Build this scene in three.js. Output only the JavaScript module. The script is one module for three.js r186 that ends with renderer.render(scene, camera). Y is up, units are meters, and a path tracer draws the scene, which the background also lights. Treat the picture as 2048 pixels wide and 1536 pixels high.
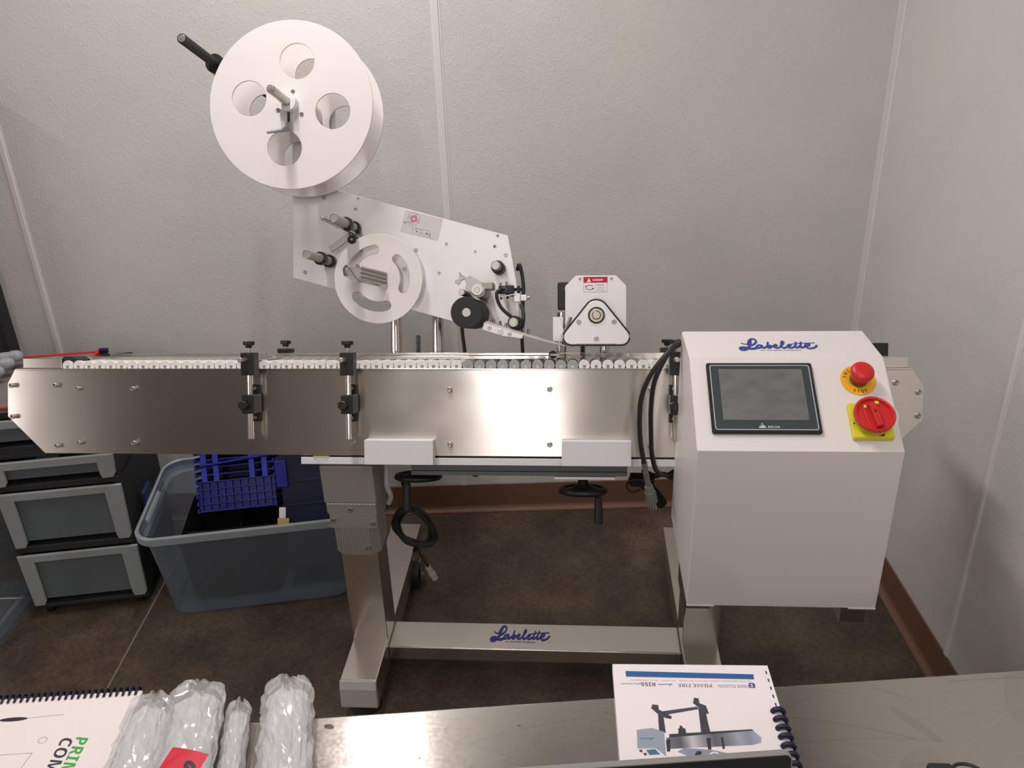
import * as THREE from 'three';
import { RoundedBoxGeometry } from 'three/addons/geometries/RoundedBoxGeometry.js';
import { mergeGeometries, toCreasedNormals } from 'three/addons/utils/BufferGeometryUtils.js';
import { RectAreaLightUniformsLib } from 'three/addons/lights/RectAreaLightUniformsLib.js';
import { ImprovedNoise } from 'three/addons/math/ImprovedNoise.js';

const scene = new THREE.Scene();
const renderer = new THREE.WebGLRenderer({ antialias: true });
renderer.toneMapping = THREE.LinearToneMapping;
renderer.toneMappingExposure = 1.06;
renderer.shadowMap.enabled = true;
RectAreaLightUniformsLib.init();
scene.background = new THREE.Color(0x000000);

// ---------------------------------------------------------------- camera
const rad = THREE.MathUtils.degToRad;
const camera = new THREE.PerspectiveCamera(2 * Math.atan(768 / 1720) * 180 / Math.PI, 2048 / 1536, 0.05, 40);
camera.rotation.order = 'YXZ';
camera.position.set(0, 1.65, 1.573);
camera.rotation.set(rad(-25.5), rad(4.73), rad(-2.0));

// ---------------------------------------------------------------- ceiling lamps: centre x, centre z, length along z, strength
const CEILING = 2.75;
const LAMPS = [[-0.62, -0.08, 1.22, 76], [-0.47, 2.9, 1.22, 46], [0.5, 1.5, 1.22, 20], [-3.3, 0.9, 1.22, 46], [-0.28, 5.3, 1.22, 74], [-5.0, 4.4, 1.22, 205]];  // rightmost and leftmost are added fill lamps, with no known fixture there
const LAMP_COLOR = new THREE.Color().setRGB(1.0, 0.932, 0.918);

// ---------------------------------------------------------------- helpers
let seed = 7;
const rnd = (a = 1, b) => { seed = (seed * 1664525 + 1013904223) >>> 0; const t = seed / 4294967296; return b === undefined ? t * a : a + t * (b - a); };
const V = (x, y, z) => new THREE.Vector3(x, y, z);
const taken = {};
const numbered = (n) => { const k = taken[n] = (taken[n] ?? -1) + 1; return k ? n + '_' + String(k).padStart(3, '0') : n; };

function boxUV(g) {
  g = g.index ? g.toNonIndexed() : g;
  const p = g.attributes.position, n = g.attributes.normal, uv = new Float32Array(p.count * 2);
  for (let i = 0; i < p.count; i += 3) {
    let ax = 0, ay = 0, az = 0;
    for (let k = 0; k < 3; k++) { ax += Math.abs(n.getX(i + k)); ay += Math.abs(n.getY(i + k)); az += Math.abs(n.getZ(i + k)); }
    for (let k = i; k < i + 3; k++) {
      const x = p.getX(k), y = p.getY(k), z = p.getZ(k);
      if (ax > ay && ax > az) { uv[2 * k] = z; uv[2 * k + 1] = y; } else if (ay > az) { uv[2 * k] = x; uv[2 * k + 1] = -z; } else { uv[2 * k] = x; uv[2 * k + 1] = y; }
    }
  }
  g.setAttribute('uv', new THREE.BufferAttribute(uv, 2));
  return g;
}
function clean(g, keepUV) {
  let q = keepUV ? (g.index ? g.toNonIndexed() : g) : boxUV(g);
  for (const k of Object.keys(q.attributes)) if (!['position', 'normal', 'uv'].includes(k)) q.deleteAttribute(k);
  q.groups = [];
  return q;
}
function make(name, geos, material, parent, { keepUV = false } = {}) {
  const list = [].concat(geos).map((g) => clean(g, keepUV));
  const m = new THREE.Mesh(list.length > 1 ? mergeGeometries(list) : list[0], material);
  m.name = name; m.castShadow = m.receiveShadow = true;
  parent.add(m);
  return m;
}
const box = (x0, x1, y0, y1, z0, z1, r = 0) => {
  const w = x1 - x0, h = y1 - y0, d = z1 - z0, q = Math.min(r, Math.min(w, h, d) * 0.49);
  const g = q > 0 ? new RoundedBoxGeometry(w, h, d, 2, q) : new THREE.BoxGeometry(w, h, d);
  return g.translate((x0 + x1) / 2, (y0 + y1) / 2, (z0 + z1) / 2);
};
const cylinder = (r0, r1, h, seg) => {
  const c = Math.min(0.0008, h * 0.2, Math.max(r0, r1) * 0.2), pts = [];
  pts.push(new THREE.Vector2(0, -h / 2), new THREE.Vector2(r0 - c, -h / 2), new THREE.Vector2(r0, -h / 2 + c), new THREE.Vector2(r1, h / 2 - c), new THREE.Vector2(r1 - c, h / 2), new THREE.Vector2(0, h / 2));
  return toCreasedNormals(new THREE.LatheGeometry(pts, seg), 0.6);
};
const cz = (x, y, z0, z1, r, seg = 24, r1 = r) => cylinder(r, r1, z1 - z0, seg).rotateX(Math.PI / 2).translate(x, y, (z0 + z1) / 2);
const cy = (x, z, y0, y1, r, seg = 24, r1 = r) => cylinder(r, r1, y1 - y0, seg).translate(x, (y0 + y1) / 2, z);
const cx = (y, z, x0, x1, r, seg = 24, r1 = r) => cylinder(r, r1, x1 - x0, seg).rotateZ(-Math.PI / 2).translate((x0 + x1) / 2, y, z);
function rod(a, b, r, seg = 16, r1 = r) {
  const d = b.clone().sub(a), g = cylinder(r, r1, d.length(), seg);
  g.applyQuaternion(new THREE.Quaternion().setFromUnitVectors(V(0, 1, 0), d.normalize()));
  return g.translate((a.x + b.x) / 2, (a.y + b.y) / 2, (a.z + b.z) / 2);
}
function shape(pts, holes = []) {
  const s = new THREE.Shape(pts.map(([x, y]) => new THREE.Vector2(x, y)));
  for (const h of holes) s.holes.push(h instanceof THREE.Path ? h : new THREE.Path(h.map(([x, y]) => new THREE.Vector2(x, y))));
  return s;
}
const hole = (x, y, r) => { const p = new THREE.Path(); p.absarc(x, y, r, 0, Math.PI * 2, true); return p; };
function slab(s, z0, z1, bevel = 0.0006, seg = 24) {
  const g = new THREE.ExtrudeGeometry(s, { depth: z1 - z0 - 2 * bevel, bevelEnabled: bevel > 0, bevelSize: bevel, bevelOffset: -bevel, bevelThickness: bevel, bevelSegments: 1, curveSegments: seg });
  return g.translate(0, 0, z0 + bevel);
}
const ring = (x, y, z0, z1, ro, ri, seg = 40) => { const s = new THREE.Shape(); s.absarc(x, y, ro, 0, Math.PI * 2); s.holes.push(hole(x, y, ri)); return slab(s, z0, z1, 0.0004, seg); };
const tube = (pts, r, n = 0, closed = false, seg = 10) => new THREE.TubeGeometry(new THREE.CatmullRomCurve3(pts, closed), n || pts.length * 8, r, seg, closed);
const torus = (r, t, seg = 32) => new THREE.TorusGeometry(r, t, 10, seg);
// socket head screw looking along +z
const screw = (x, y, z, r = 0.005, h = 0.004) => {
  const s = new THREE.Shape(); s.absarc(x, y, r, 0, Math.PI * 2);
  const hex = []; for (let k = 0; k < 6; k++) hex.push([x + r * 0.5 * Math.cos(-k * Math.PI / 3), y + r * 0.5 * Math.sin(-k * Math.PI / 3)]);
  s.holes.push(new THREE.Path(hex.map(([a, b]) => new THREE.Vector2(a, b))));
  return [slab(s, z, z + h, r * 0.12, 14), cz(x, y, z, z + h * 0.35, r * 0.6, 12)];
};

// ---------------------------------------------------------------- computed textures
function dataTex(size, f, { srgb = false, repeat = 1 } = {}) {
  const d = new Uint8Array(size * size * 4);
  for (let y = 0; y < size; y++) for (let x = 0; x < size; x++) {
    const c = f(x, y, size), o = (y * size + x) * 4;
    const a = Array.isArray(c) ? c : [c, c, c];
    for (let k = 0; k < 3; k++) d[o + k] = Math.max(0, Math.min(255, a[k] * 255));
    d[o + 3] = 255;
  }
  const t = new THREE.DataTexture(d, size, size);
  t.wrapS = t.wrapT = THREE.RepeatWrapping; t.magFilter = THREE.LinearFilter; t.minFilter = THREE.LinearMipmapLinearFilter; t.generateMipmaps = true;
  if (srgb) t.colorSpace = THREE.SRGBColorSpace;
  t.repeat.set(repeat, repeat); t.needsUpdate = true;
  return t;
}
const P = new ImprovedNoise();
const wrapNoise = (x, y, size, f, z = 0) => {           // noise that repeats at the edge of the texture
  const a = x / size * Math.PI * 2, b = y / size * Math.PI * 2, k = f / (2 * Math.PI);
  return P.noise(Math.cos(a) * k + 9.3 + z, Math.sin(a) * k + Math.cos(b) * k * 1.3 + 4.1, Math.sin(b) * k + 2.7 + z);
};
const gridNoise = (w, h) => { const a = new Float32Array(w * h); for (let i = 0; i < a.length; i++) a[i] = rnd(); return (x, y) => { const xi = Math.floor(x), yi = Math.floor(y), fx = x - xi, fy = y - yi, s = (i, j) => a[((j % h + h) % h) * w + ((i % w + w) % w)]; const u = fx * fx * (3 - 2 * fx), v = fy * fy * (3 - 2 * fy); return (s(xi, yi) * (1 - u) + s(xi + 1, yi) * u) * (1 - v) + (s(xi, yi + 1) * (1 - u) + s(xi + 1, yi + 1) * u) * v; }; };
const n8 = gridNoise(8, 8), n16 = gridNoise(16, 16), n32 = gridNoise(32, 32), n64 = gridNoise(64, 64), n128 = gridNoise(128, 128), n256 = gridNoise(256, 256), nLine = gridNoise(4, 512), nLine2 = gridNoise(16, 256);
const fbm = (u, v) => 0.4 * n8(u * 8, v * 8) + 0.25 * n16(u * 16, v * 16) + 0.17 * n32(u * 32, v * 32) + 0.1 * n64(u * 64, v * 64) + 0.08 * n128(u * 128, v * 128);

const pebble = dataTex(512, (x, y) => { const a = n64(x / 8, y / 8), b = n128(x / 4, y / 4), c = n32(x / 16, y / 16); const d = Math.max(0, a * 0.7 + b * 0.3 - 0.52) * 2.2; return 0.25 + d + 0.12 * c; }, { repeat: 1 / 0.30 });
const brushed = dataTex(512, (x, y) => 0.5 + 0.45 * (nLine(x / 128, y) - 0.5) + 0.35 * (nLine2(x / 32, y / 2) - 0.5), { repeat: 1 / 0.35 });
const smudge = dataTex(512, (x, y) => { const u = x / 512, v = y / 512; return 0.235 + 0.045 * (n8(u * 8, v * 8) - 0.5) + 0.03 * (n16(u * 16, v * 16) - 0.5) + 0.008 * (nLine(x / 128, y) - 0.5); }, { repeat: 1 / 0.6 });
const tableSmudge = dataTex(512, (x, y) => { const u = x / 512, v = y / 512; return 0.19 + 0.06 * (fbm(u, v) - 0.5) * 2 + 0.06 * (n256(x / 2, y / 2) - 0.5); }, { repeat: 1 / 0.7 });
const floorTex = dataTex(1024, (x, y) => { const u = x / 1024, v = y / 1024, a = fbm(u, v), b = n256(x / 4, y / 4), c = fbm(v + 0.37, u); const l = 0.62 + 0.55 * (a - 0.5) + 0.16 * (b - 0.5); return [l * (0.98 + 0.1 * (c - 0.5)), l * 0.885, l * (0.79 - 0.06 * (c - 0.5))]; }, { srgb: true, repeat: 1 / 1.6 });
const wallTint = dataTex(512, (x, y) => { const u = x / 512, v = y / 512, l = 0.955 + 0.05 * (fbm(u, v) - 0.5); const w = 0.012 * (n8(u * 8, v * 8) - 0.5); return [l + w, l, l - w]; }, { srgb: true, repeat: 1 / 1.9 });
const grain = dataTex(256, (x, y) => 0.5 + 0.5 * (n256(x, y) - 0.5) + 0.3 * (n64(x / 4, y / 4) - 0.5), { repeat: 1 / 0.12 });

// ---------------------------------------------------------------- materials
const lin = (r, g, b) => new THREE.Color().setRGB(r, g, b);
const std = (c, o = {}) => new THREE.MeshPhysicalMaterial({ color: c, roughness: 0.5, ...o });
const M = {
  wall: std(lin(0.76, 0.745, 0.715), { map: wallTint, roughness: 0.42, bumpMap: pebble, bumpScale: 0.0005 }),
  trim: std(lin(0.78, 0.765, 0.73), { roughness: 0.38 }),
  baseboard: std(lin(0.18, 0.092, 0.056), { roughness: 0.5, bumpMap: grain, bumpScale: 0.0002 }),
  floor: std(lin(0.26, 0.23, 0.20), { map: floorTex, roughness: 0.55, bumpMap: grain, bumpScale: 0.0003 }),
  joint: std(lin(0.34, 0.24, 0.16), { roughness: 0.8 }),
  ceiling: std(lin(0.72, 0.71, 0.70), { roughness: 0.9 }),
  steel: std(lin(0.78, 0.735, 0.685), { metalness: 1, roughness: 1, roughnessMap: smudge, anisotropy: 0.95, anisotropyRotation: Math.PI / 2 }),
  steelPost: std(lin(0.78, 0.735, 0.685), { metalness: 1, roughness: 1, roughnessMap: smudge }),
  table: std(lin(0.62, 0.60, 0.575), { metalness: 1, roughness: 1, roughnessMap: tableSmudge, anisotropy: 0.9, anisotropyRotation: Math.PI / 2 }),
  chrome: std(lin(0.62, 0.58, 0.53), { metalness: 1, roughness: 0.13 }),
  turned: std(lin(0.52, 0.50, 0.465), { metalness: 1, roughness: 0.4 }),
  satin: std(lin(0.60, 0.555, 0.52), { metalness: 0.55, roughness: 0.5 }),
  bolt: std(lin(0.42, 0.40, 0.375), { metalness: 1, roughness: 0.36 }),
  aluminium: std(lin(0.80, 0.785, 0.785), { metalness: 0.55, roughness: 0.42, bumpMap: brushed, bumpScale: 0.00001 }),
  castAluminium: std(lin(0.40, 0.385, 0.36), { metalness: 0.45, roughness: 0.55, bumpMap: grain, bumpScale: 0.0002 }),
  profile: std(lin(0.13, 0.14, 0.15), { metalness: 0.5, roughness: 0.45 }),
  greyRoller: std(lin(0.40, 0.375, 0.34), { metalness: 0.3, roughness: 0.45 }),
  paint: std(lin(0.80, 0.755, 0.74), { roughness: 0.38 }),
  whiteBlock: std(lin(0.74, 0.74, 0.75), { roughness: 0.42 }),
  rollerWhite: std(lin(0.83, 0.82, 0.79), { roughness: 0.4 }),
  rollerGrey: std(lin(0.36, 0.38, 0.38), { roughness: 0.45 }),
  black: std(lin(0.011, 0.011, 0.012), { roughness: 0.42 }),
  blackMatte: std(lin(0.022, 0.022, 0.024), { roughness: 0.75 }),
  rubber: std(lin(0.02, 0.021, 0.022), { roughness: 0.62 }),
  cable: std(lin(0.02, 0.02, 0.02), { roughness: 0.48 }),
  greySheath: std(lin(0.16, 0.155, 0.15), { roughness: 0.5 }),
  brass: std(lin(0.62, 0.52, 0.36), { metalness: 1, roughness: 0.25 }),
  red: std(lin(0.62, 0.018, 0.022), { roughness: 0.36 }),
  green: std(lin(0.0, 0.16, 0.055), { roughness: 0.4 }),
  yellow: std(lin(0.72, 0.66, 0.03), { roughness: 0.42 }),
  bezel: std(lin(0.012, 0.013, 0.015), { roughness: 0.35 }),
  blue: std(lin(0.008, 0.011, 0.25), { roughness: 0.36 }),
  navy: std(lin(0.0045, 0.006, 0.03), { roughness: 0.45 }),
  paper: std(lin(0.86, 0.83, 0.83), { roughness: 0.7 }),
  drawer: std(lin(0.42, 0.45, 0.45), { roughness: 0.6, transmission: 0.22, thickness: 0 }),
  drawerPanel: std(lin(0.34, 0.39, 0.42), { roughness: 0.4, transmission: 0.62, thickness: 0 }),
  clearBin: std(lin(0.55, 0.64, 0.74), { roughness: 0.24, transmission: 0.84, thickness: 0 }),
  clearSheet: std(lin(0.80, 0.83, 0.85), { roughness: 0.16, transmission: 0.94, thickness: 0 }),
  film: std(lin(0.92, 0.925, 0.93), { roughness: 0.08, transmission: 0.74, thickness: 0, ior: 1.5 }),
  filmCore: std(lin(0.88, 0.885, 0.89), { roughness: 0.14, transmission: 0.34, thickness: 0 }),
  softCap: std(lin(0.36, 0.37, 0.40), { roughness: 0.5 }),
  tape: std(lin(0.70, 0.012, 0.03), { roughness: 0.5 }),
  zipRed: std(lin(0.62, 0.02, 0.015), { roughness: 0.45 }),
  lampHousing: std(lin(0.75, 0.75, 0.75), { roughness: 0.5 }),
  lampGlow: std(lin(0.9, 0.9, 0.9), { roughness: 0.6, emissive: LAMP_COLOR, emissiveIntensity: 6 }),
};

function canvasTex(w, h, draw) {
  const c = document.createElement('canvas'); c.width = w; c.height = h;
  draw(c.getContext('2d'), w, h);
  const t = new THREE.CanvasTexture(c); t.colorSpace = THREE.SRGBColorSpace; t.anisotropy = 8;
  return t;
}
const printed = (t, o = {}) => new THREE.MeshStandardMaterial({ map: t, roughness: 0.5, transparent: true, ...o });
const printedSolid = (t, o = {}) => new THREE.MeshStandardMaterial({ map: t, roughness: 0.6, ...o });

// ---------------------------------------------------------------- the room
const tag = (o, label, category, group) => { o.userData.label = label; o.userData.category = category; if (group) o.userData.group = group; return o; };
const structure = (name, geos, m) => { const o = make(name, geos, m, scene); o.userData.kind = 'structure'; return o; };
const ROOM = rad(4.17), RIGHT = rad(3.0);
const CORNER = V(0.865, 0, -0.968);
const backM = new THREE.Matrix4().makeRotationY(ROOM).setPosition(CORNER);           // x runs along the back wall (negative to the left), z out of it
const rightM = new THREE.Matrix4().makeRotationY(RIGHT - Math.PI / 2).setPosition(CORNER);  // x runs along the right wall into the room, z out of it
const onBack = (g) => g.applyMatrix4(backM), onRight = (g) => g.applyMatrix4(rightM);
const wallMesh = (name, g, m4, label) => { const o = make(name, g, M.wall, scene); o.applyMatrix4(m4); o.userData.kind = 'structure'; return o; };
const placedStructure = (name, g, mat, m4) => { const o = make(name, g, mat, scene); o.applyMatrix4(m4); o.userData.kind = 'structure'; return o; };

wallMesh('wall_back', box(-7.2, 0.12, 0, CEILING, -0.12, 0), backM);
wallMesh('wall_right', box(0, 7.4, 0, CEILING, -0.12, 0), rightM);
structure('floor', box(-7.2, 1.7, -0.1, 0, -1.3, 6.6), M.floor);
structure('ceiling', box(-7.2, 1.7, CEILING, CEILING + 0.1, -1.3, 6.6), M.ceiling);
{ const o = structure('wall_left', box(-6.4, -6.3, 0, CEILING, -1.2, 6.5), M.trim); const q = structure('wall_front', box(-6.4, 1.5, 0, CEILING, 6.4, 6.5), M.trim); }
// divider strips between the wall panels: a flat bead with a raised middle
function strip(k, x, w, m4) { const g = box(x - w / 2, x + w / 2, 0.1, CEILING - 0.002, 0, 0.0014, 0.0005), h = box(x - w * 0.3, x + w * 0.3, 0.1, CEILING - 0.002, 0, 0.0042, 0.0018); return placedStructure('trim_' + k, [g, h], M.trim, m4); }
strip(1, -1.24, 0.026, backM); strip(2, -2.479, 0.026, backM);
strip(3, 0.85, 0.022, rightM);
// the corner bead stands where the two walls meet
placedStructure('trim_4', [box(-0.017, 0, 0.1, CEILING - 0.002, 0, 0.004, 0.001), box(-0.004, 0, 0.1, CEILING - 0.002, 0, 0.014, 0.001)], M.trim, backM);
// rubber cove base: a thin upright that sweeps out to a toe
const cove = (len, flip) => { const pts = [[0, 0], [0.021, 0], [0.0215, 0.0025]]; for (let k = 0; k <= 8; k++) { const a = k / 8 * Math.PI / 2; pts.push([0.0035 + 0.018 * (1 - Math.sin(a)), 0.003 + 0.018 * (1 - Math.cos(a))]); } pts.push([0.0035, 0.1], [0.0015, 0.102], [0, 0.102]); return slab(shape(pts), 0, len, 0); };
placedStructure('baseboard_back', cove(7.0).rotateY(-Math.PI / 2), M.baseboard, backM);
placedStructure('baseboard_right', cove(7.0).rotateY(-Math.PI / 2).translate(7.0, 0, 0), M.baseboard, rightM);
// saw-cut control joint in the concrete
structure('trim_5', [box(-0.0025, 0.0025, 0.0002, 0.0012, -2.5, 2.5)], M.joint).position.set(-1.2325, 0, -0.18);
scene.children[scene.children.length - 1].rotation.y = rad(4.9);

// ceiling lamps, inferred ones and added fill
for (const [x, z, len, power] of LAMPS) {
  const lamp = new THREE.Group(); lamp.name = numbered('ceiling_lamp'); lamp.position.set(x, CEILING, z); lamp.rotation.y = ROOM; scene.add(lamp);
  make('housing', box(-0.055, 0.055, -0.05, 0, -len / 2, len / 2, 0.008), M.lampHousing, lamp);
  make('lamp_diffuser', box(-0.04, 0.04, -0.075, -0.05, -len / 2 + 0.02, len / 2 - 0.02, 0.012), M.lampGlow, lamp);
  tag(lamp, 'long white strip light fixed to the ceiling out of view', 'ceiling lamp', 'ceiling strip lights');
  const l = new THREE.RectAreaLight(LAMP_COLOR, power, 0.076, len - 0.04);
  l.name = 'strip_light'; l.position.set(0, -0.079, 0); l.rotation.x = -Math.PI / 2; lamp.add(l);
}

// ================================================================ the labeling machine
const machine = new THREE.Group(); machine.name = 'labeling_machine'; machine.position.set(-0.1, 0, -0.25); scene.add(machine);
tag(machine, 'stainless steel labeling machine with conveyor, white label reel and control box on legs', 'labeling machine');
const TILT = rad(22.5), TO = V(0.1, 0.727, 0.25);
// parts in the machine's upright frame (room metres) and in the frame of the bed, which leans back: x along the bed, y up its face, z out of its face
const upright = (name, geos, m, o) => { const q = make(name, geos, m, machine, o); q.position.set(0.1, 0, 0.25); return q; };
const leaned = (name, geos, m, o) => { const q = make(name, geos, m, machine, o); q.position.copy(TO); q.rotation.x = -TILT; return q; };
const bedToRoom = (x, u, n) => V(x, u, n).applyAxisAngle(V(1, 0, 0), -TILT).add(V(0, 0.727, 0));

const SIDE = new THREE.Matrix4().makeBasis(V(0, 0, 1), V(0, 1, 0), V(-1, 0, 0));   // an outline drawn as (z, y), pushed out along -x
// ---- script lettering of the maker's name
function script(c, s, color) {
  c.save(); c.scale(s, s); c.translate(-540, -90); c.strokeStyle = color; c.lineCap = 'round'; c.lineJoin = 'round';
  const st = (w, d) => { c.lineWidth = w * 1.3; c.stroke(new Path2D(d)); };
  st(7, 'M584 142 C594 154 622 156 648 150'); st(13, 'M630 158 C650 112 668 100 690 102 C712 106 712 128 690 146 C672 160 652 166 646 168');
  st(16, 'M664 118 C648 160 628 196 592 206 C572 211 556 206 556 198 C558 184 590 178 616 190 C640 202 668 200 690 186');
  st(12, 'M736 166 C714 156 688 172 688 186 C692 198 718 190 738 168 L730 186 C734 196 750 190 764 178');
  st(12, 'M794 136 L772 182 C776 196 804 190 808 172 C806 162 792 166 786 174 M808 174 L826 176');
  st(11, 'M826 178 C852 174 862 158 844 158 C824 160 814 192 842 192 C858 190 870 182 880 174');
  st(12, 'M880 172 C912 150 926 128 912 126 C896 126 874 188 894 192 C908 190 922 180 932 176');
  st(11, 'M934 178 C960 174 970 158 952 158 C932 160 922 192 950 192 C966 190 976 182 990 172');
  st(12, 'M1012 136 L988 184 C992 194 1008 188 1022 174 M1052 136 L1028 184 C1032 194 1050 188 1064 176'); st(6, 'M966 154 C1000 148 1060 146 1156 142');
  st(12, 'M1066 178 C1106 174 1122 150 1098 150 C1066 154 1056 198 1098 196 C1126 194 1148 182 1160 168');
  c.fillStyle = color; c.font = 'italic bold 17px serif'; c.save(); c.translate(702, 216); c.scale(1.72, 0.82); c.fillText('An Accutek Company', 0, 0); c.restore();
  c.font = 'bold 9px sans-serif'; c.fillText('TM', 1152, 214);
  c.restore();
}
const logoTex = canvasTex(1300, 280, (c) => script(c, 2, '#2b3f8e'));
const logoMat = printed(logoTex);
const plane = (w, h) => new THREE.PlaneGeometry(w, h);

// ---- stand
const postPair = [[-0.5715, -0.4805], [0.2635, 0.3535]];
const stand = upright('stand', [box(-0.4805, 0.2635, 0.058, 0.1, -0.2, -0.102, 0.004)], M.steelPost);
stand.userData.label = 'stainless steel cross bar between the legs';
for (const [x0, x1] of postPair) {
  make('post', slab(shape([[-0.2, 0.115], [-0.108, 0.115], [-0.108, 0.66], [-0.2, 0.622]]), 0, x1 - x0, 0.0015).applyMatrix4(SIDE).translate(x1, 0, 0), M.steelPost, stand);
  make('foot', box(x0, x1, 0.045, 0.12, -0.62, 0.036, 0.003), M.steelPost, stand);
  make('foot_cap', slab(shape([[0.036, 0.119], [0.036, 0.045], [0.05, 0.045], [0.054, 0.05], [0.048, 0.1], [0.041, 0.1195]]), 0, x1 - x0 - 0.001, 0.0008).applyMatrix4(SIDE).translate(x1 - 0.0005, 0, 0), M.aluminium, stand);
  make('leveling_pad', [cy((x0 + x1) / 2, -0.005, 0, 0.022, 0.041, 24, 0.036), cy((x0 + x1) / 2, -0.005, 0.02, 0.046, 0.008)], M.blackMatte, stand);
  const cxm = x0 < 0 ? x1 - 0.012 : x0 + 0.03;
  make('caster_fork', [box(cxm - 0.004, cxm - 0.001, 0.02, 0.1, -0.505, -0.455, 0.001), box(cxm + 0.032, cxm + 0.035, 0.02, 0.1, -0.505, -0.455, 0.001), cx(0.038, -0.478, cxm - 0.007, cxm + 0.038, 0.006)], M.bolt, stand);
  make('caster_wheel', cx(0.0385, -0.478, cxm + 0.003, cxm + 0.029, 0.038, 28), M.rubber, stand);
}
{ const d = make('logo', plane(0.162, 0.072).rotateX(-Math.PI / 2).translate(-0.142, 0.1004, -0.157), logoMat, stand, { keepUV: true }); d.userData.label = 'dark blue script lettering on the cross bar'; }

// ---- base plate that carries the bed, its clamp blocks and the cross slide under it
const basePlate = leaned('base_plate', box(-0.592, 0.3, -0.0196, -0.0045, -0.33, 0.001, 0.001), M.whiteBlock);
for (const [x0, x1] of [[-0.446, -0.2995], [-0.0298, 0.1138]]) make('clamp_block', box(x0, x1, -0.0156, 0.0368, 0.0012, 0.03, 0.0012), M.whiteBlock, basePlate);
make('slide_rail', slab(shape([[-0.03, -0.0205], [-0.11, -0.0205], [-0.11, -0.046], [-0.03, -0.046], [-0.03, -0.0375], [-0.036, -0.0365], [-0.036, -0.0325], [-0.03, -0.0315]]), 0, 0.467, 0.0004).applyMatrix4(SIDE).translate(0.109, 0, 0), M.profile, basePlate);
make('rubber_ring', torus(0.017, 0.0014, 28).rotateX(Math.PI / 2).scale(1, 1, 0.5).translate(-0.548, -0.003, -0.002), std(lin(0.45, 0.5, 0.2)), basePlate);
make('slide_mount', box(-0.047, 0.083, -0.0535, -0.047, -0.105, -0.028, 0.001), M.aluminium, basePlate);

// ---- hand wheels under the plate
function handWheel(x, u, n, hx, hn) {
  const w = leaned('hand_wheel', [torus(0.0475, 0.0068, 40).rotateX(Math.PI / 2).translate(x, u, n)], M.black);
  const prof = [[0.0095, 0.028], [0.0125, 0.014], [0.022, 0.008], [0.034, 0.004], [0.043, 0.002], [0.043, -0.003], [0.02, -0.004], [0, -0.004]].map(([r, y]) => new THREE.Vector2(r, y));
  make('hub', new THREE.LatheGeometry(prof, 32).translate(x, u, n), M.black, w);
  make('spindle', cy(x, n, u + 0.012, -0.02, 0.0075), M.turned, w);
  make('handle', [cy(hx, hn, u - 0.068, u - 0.01, 0.0098, 18, 0.0082), cy(hx, hn, u - 0.012, u + 0.003, 0.004)], M.black, w);
  return w;
}
handWheel(0.0152, -0.0815, -0.06, 0.0478, -0.034);
handWheel(-0.355, -0.0605, -0.1, -0.3735, -0.061);
make('end_cap', cz(-0.232, -0.057, -0.2, -0.15, 0.0125, 20), M.black, basePlate);

// ---- gear motor hanging at the left leg
const motor = upright('gear_motor', box(-0.556, -0.4385, 0.605, 0.7, -0.11, 0.002, 0.003), M.castAluminium);
make('flange', box(-0.553, -0.441, 0.576, 0.604, -0.108, 0.001, 0.002), M.castAluminium, motor);
{ const dash = []; for (let k = 0; k < 13; k++) dash.push(box(-0.5505 + k * 0.0086, -0.5505 + k * 0.0086 + 0.0058, 0.6025, 0.6048, 0.0008, 0.0024, 0.0003)); make('gasket', dash, M.whiteBlock, motor); }
make('gear_case', box(-0.55, -0.4425, 0.536, 0.577, -0.106, 0.0, 0.003), M.castAluminium, motor);
{ // ribbed motor body with cut corners
  const pts = [], w = 0.0515, c = 0.018, x = -0.4965;
  for (let k = 0; k <= 13; k++) { const t = -w + c + (2 * w - 2 * c) * k / 13; pts.push([x + t - 0.001, 0.0005], [x + t - 0.0006, -0.0012], [x + t + 0.0006, -0.0012], [x + t + 0.001, 0.0005]); }
  pts.push([x + w, -c], [x + w, -0.105 + c], [x + w - c, -0.105], [x - w + c, -0.105], [x - w, -0.105 + c], [x - w, -c]);
  make('motor_body', slab(shape(pts.map(([a, b]) => [a, -b]).reverse()), 0.465, 0.536, 0.0003).rotateX(-Math.PI / 2), M.castAluminium, motor);
}
for (const [x, y, z] of [[-0.4995, 0.589, 0.0], [-0.5415, 0.561, 0.0], [-0.4515, 0.553, 0.0], [-0.4695, 0.487, -0.001]]) make('bolt', screw(x, y, z, 0.0055, 0.005), M.bolt, motor);

// ---- conveyor bed
const FACE = [[-1.232, 0.1867], [-1.2508, 0.1544], [-1.2529, 0.0813], [-1.1697, 0], [0.6228, 0], [0.7054, 0.0809], [0.7058, 0.1496], [0.6823, 0.1867]].reverse();
const conveyor = leaned('conveyor', [slab(shape(FACE), -0.003, 0, 0.0006), box(-1.231, 0.682, 0.1826, 0.187, -0.011, 0.0008, 0.0016)], M.steel);
conveyor.userData.label = 'brushed stainless steel conveyor side with white rollers';
make('rear_plate', slab(shape(FACE), -0.168, -0.165, 0.0006), M.steel, conveyor);
make('bed_floor', [box(-1.16, 0.61, 0.004, 0.008, -0.165, -0.003), box(-1.2, 0.66, 0.12, 0.168, -0.16, -0.006, 0.004)], M.profile, conveyor);
make('end_cover', [box(-1.2165, -1.1275, 0.1872, 0.2095, -0.15, -0.004, 0.0015)], M.steel, conveyor);
make('end_cover', [box(0.6, 0.6765, 0.1872, 0.2088, -0.15, -0.004, 0.0015)], M.steel, conveyor);
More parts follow.
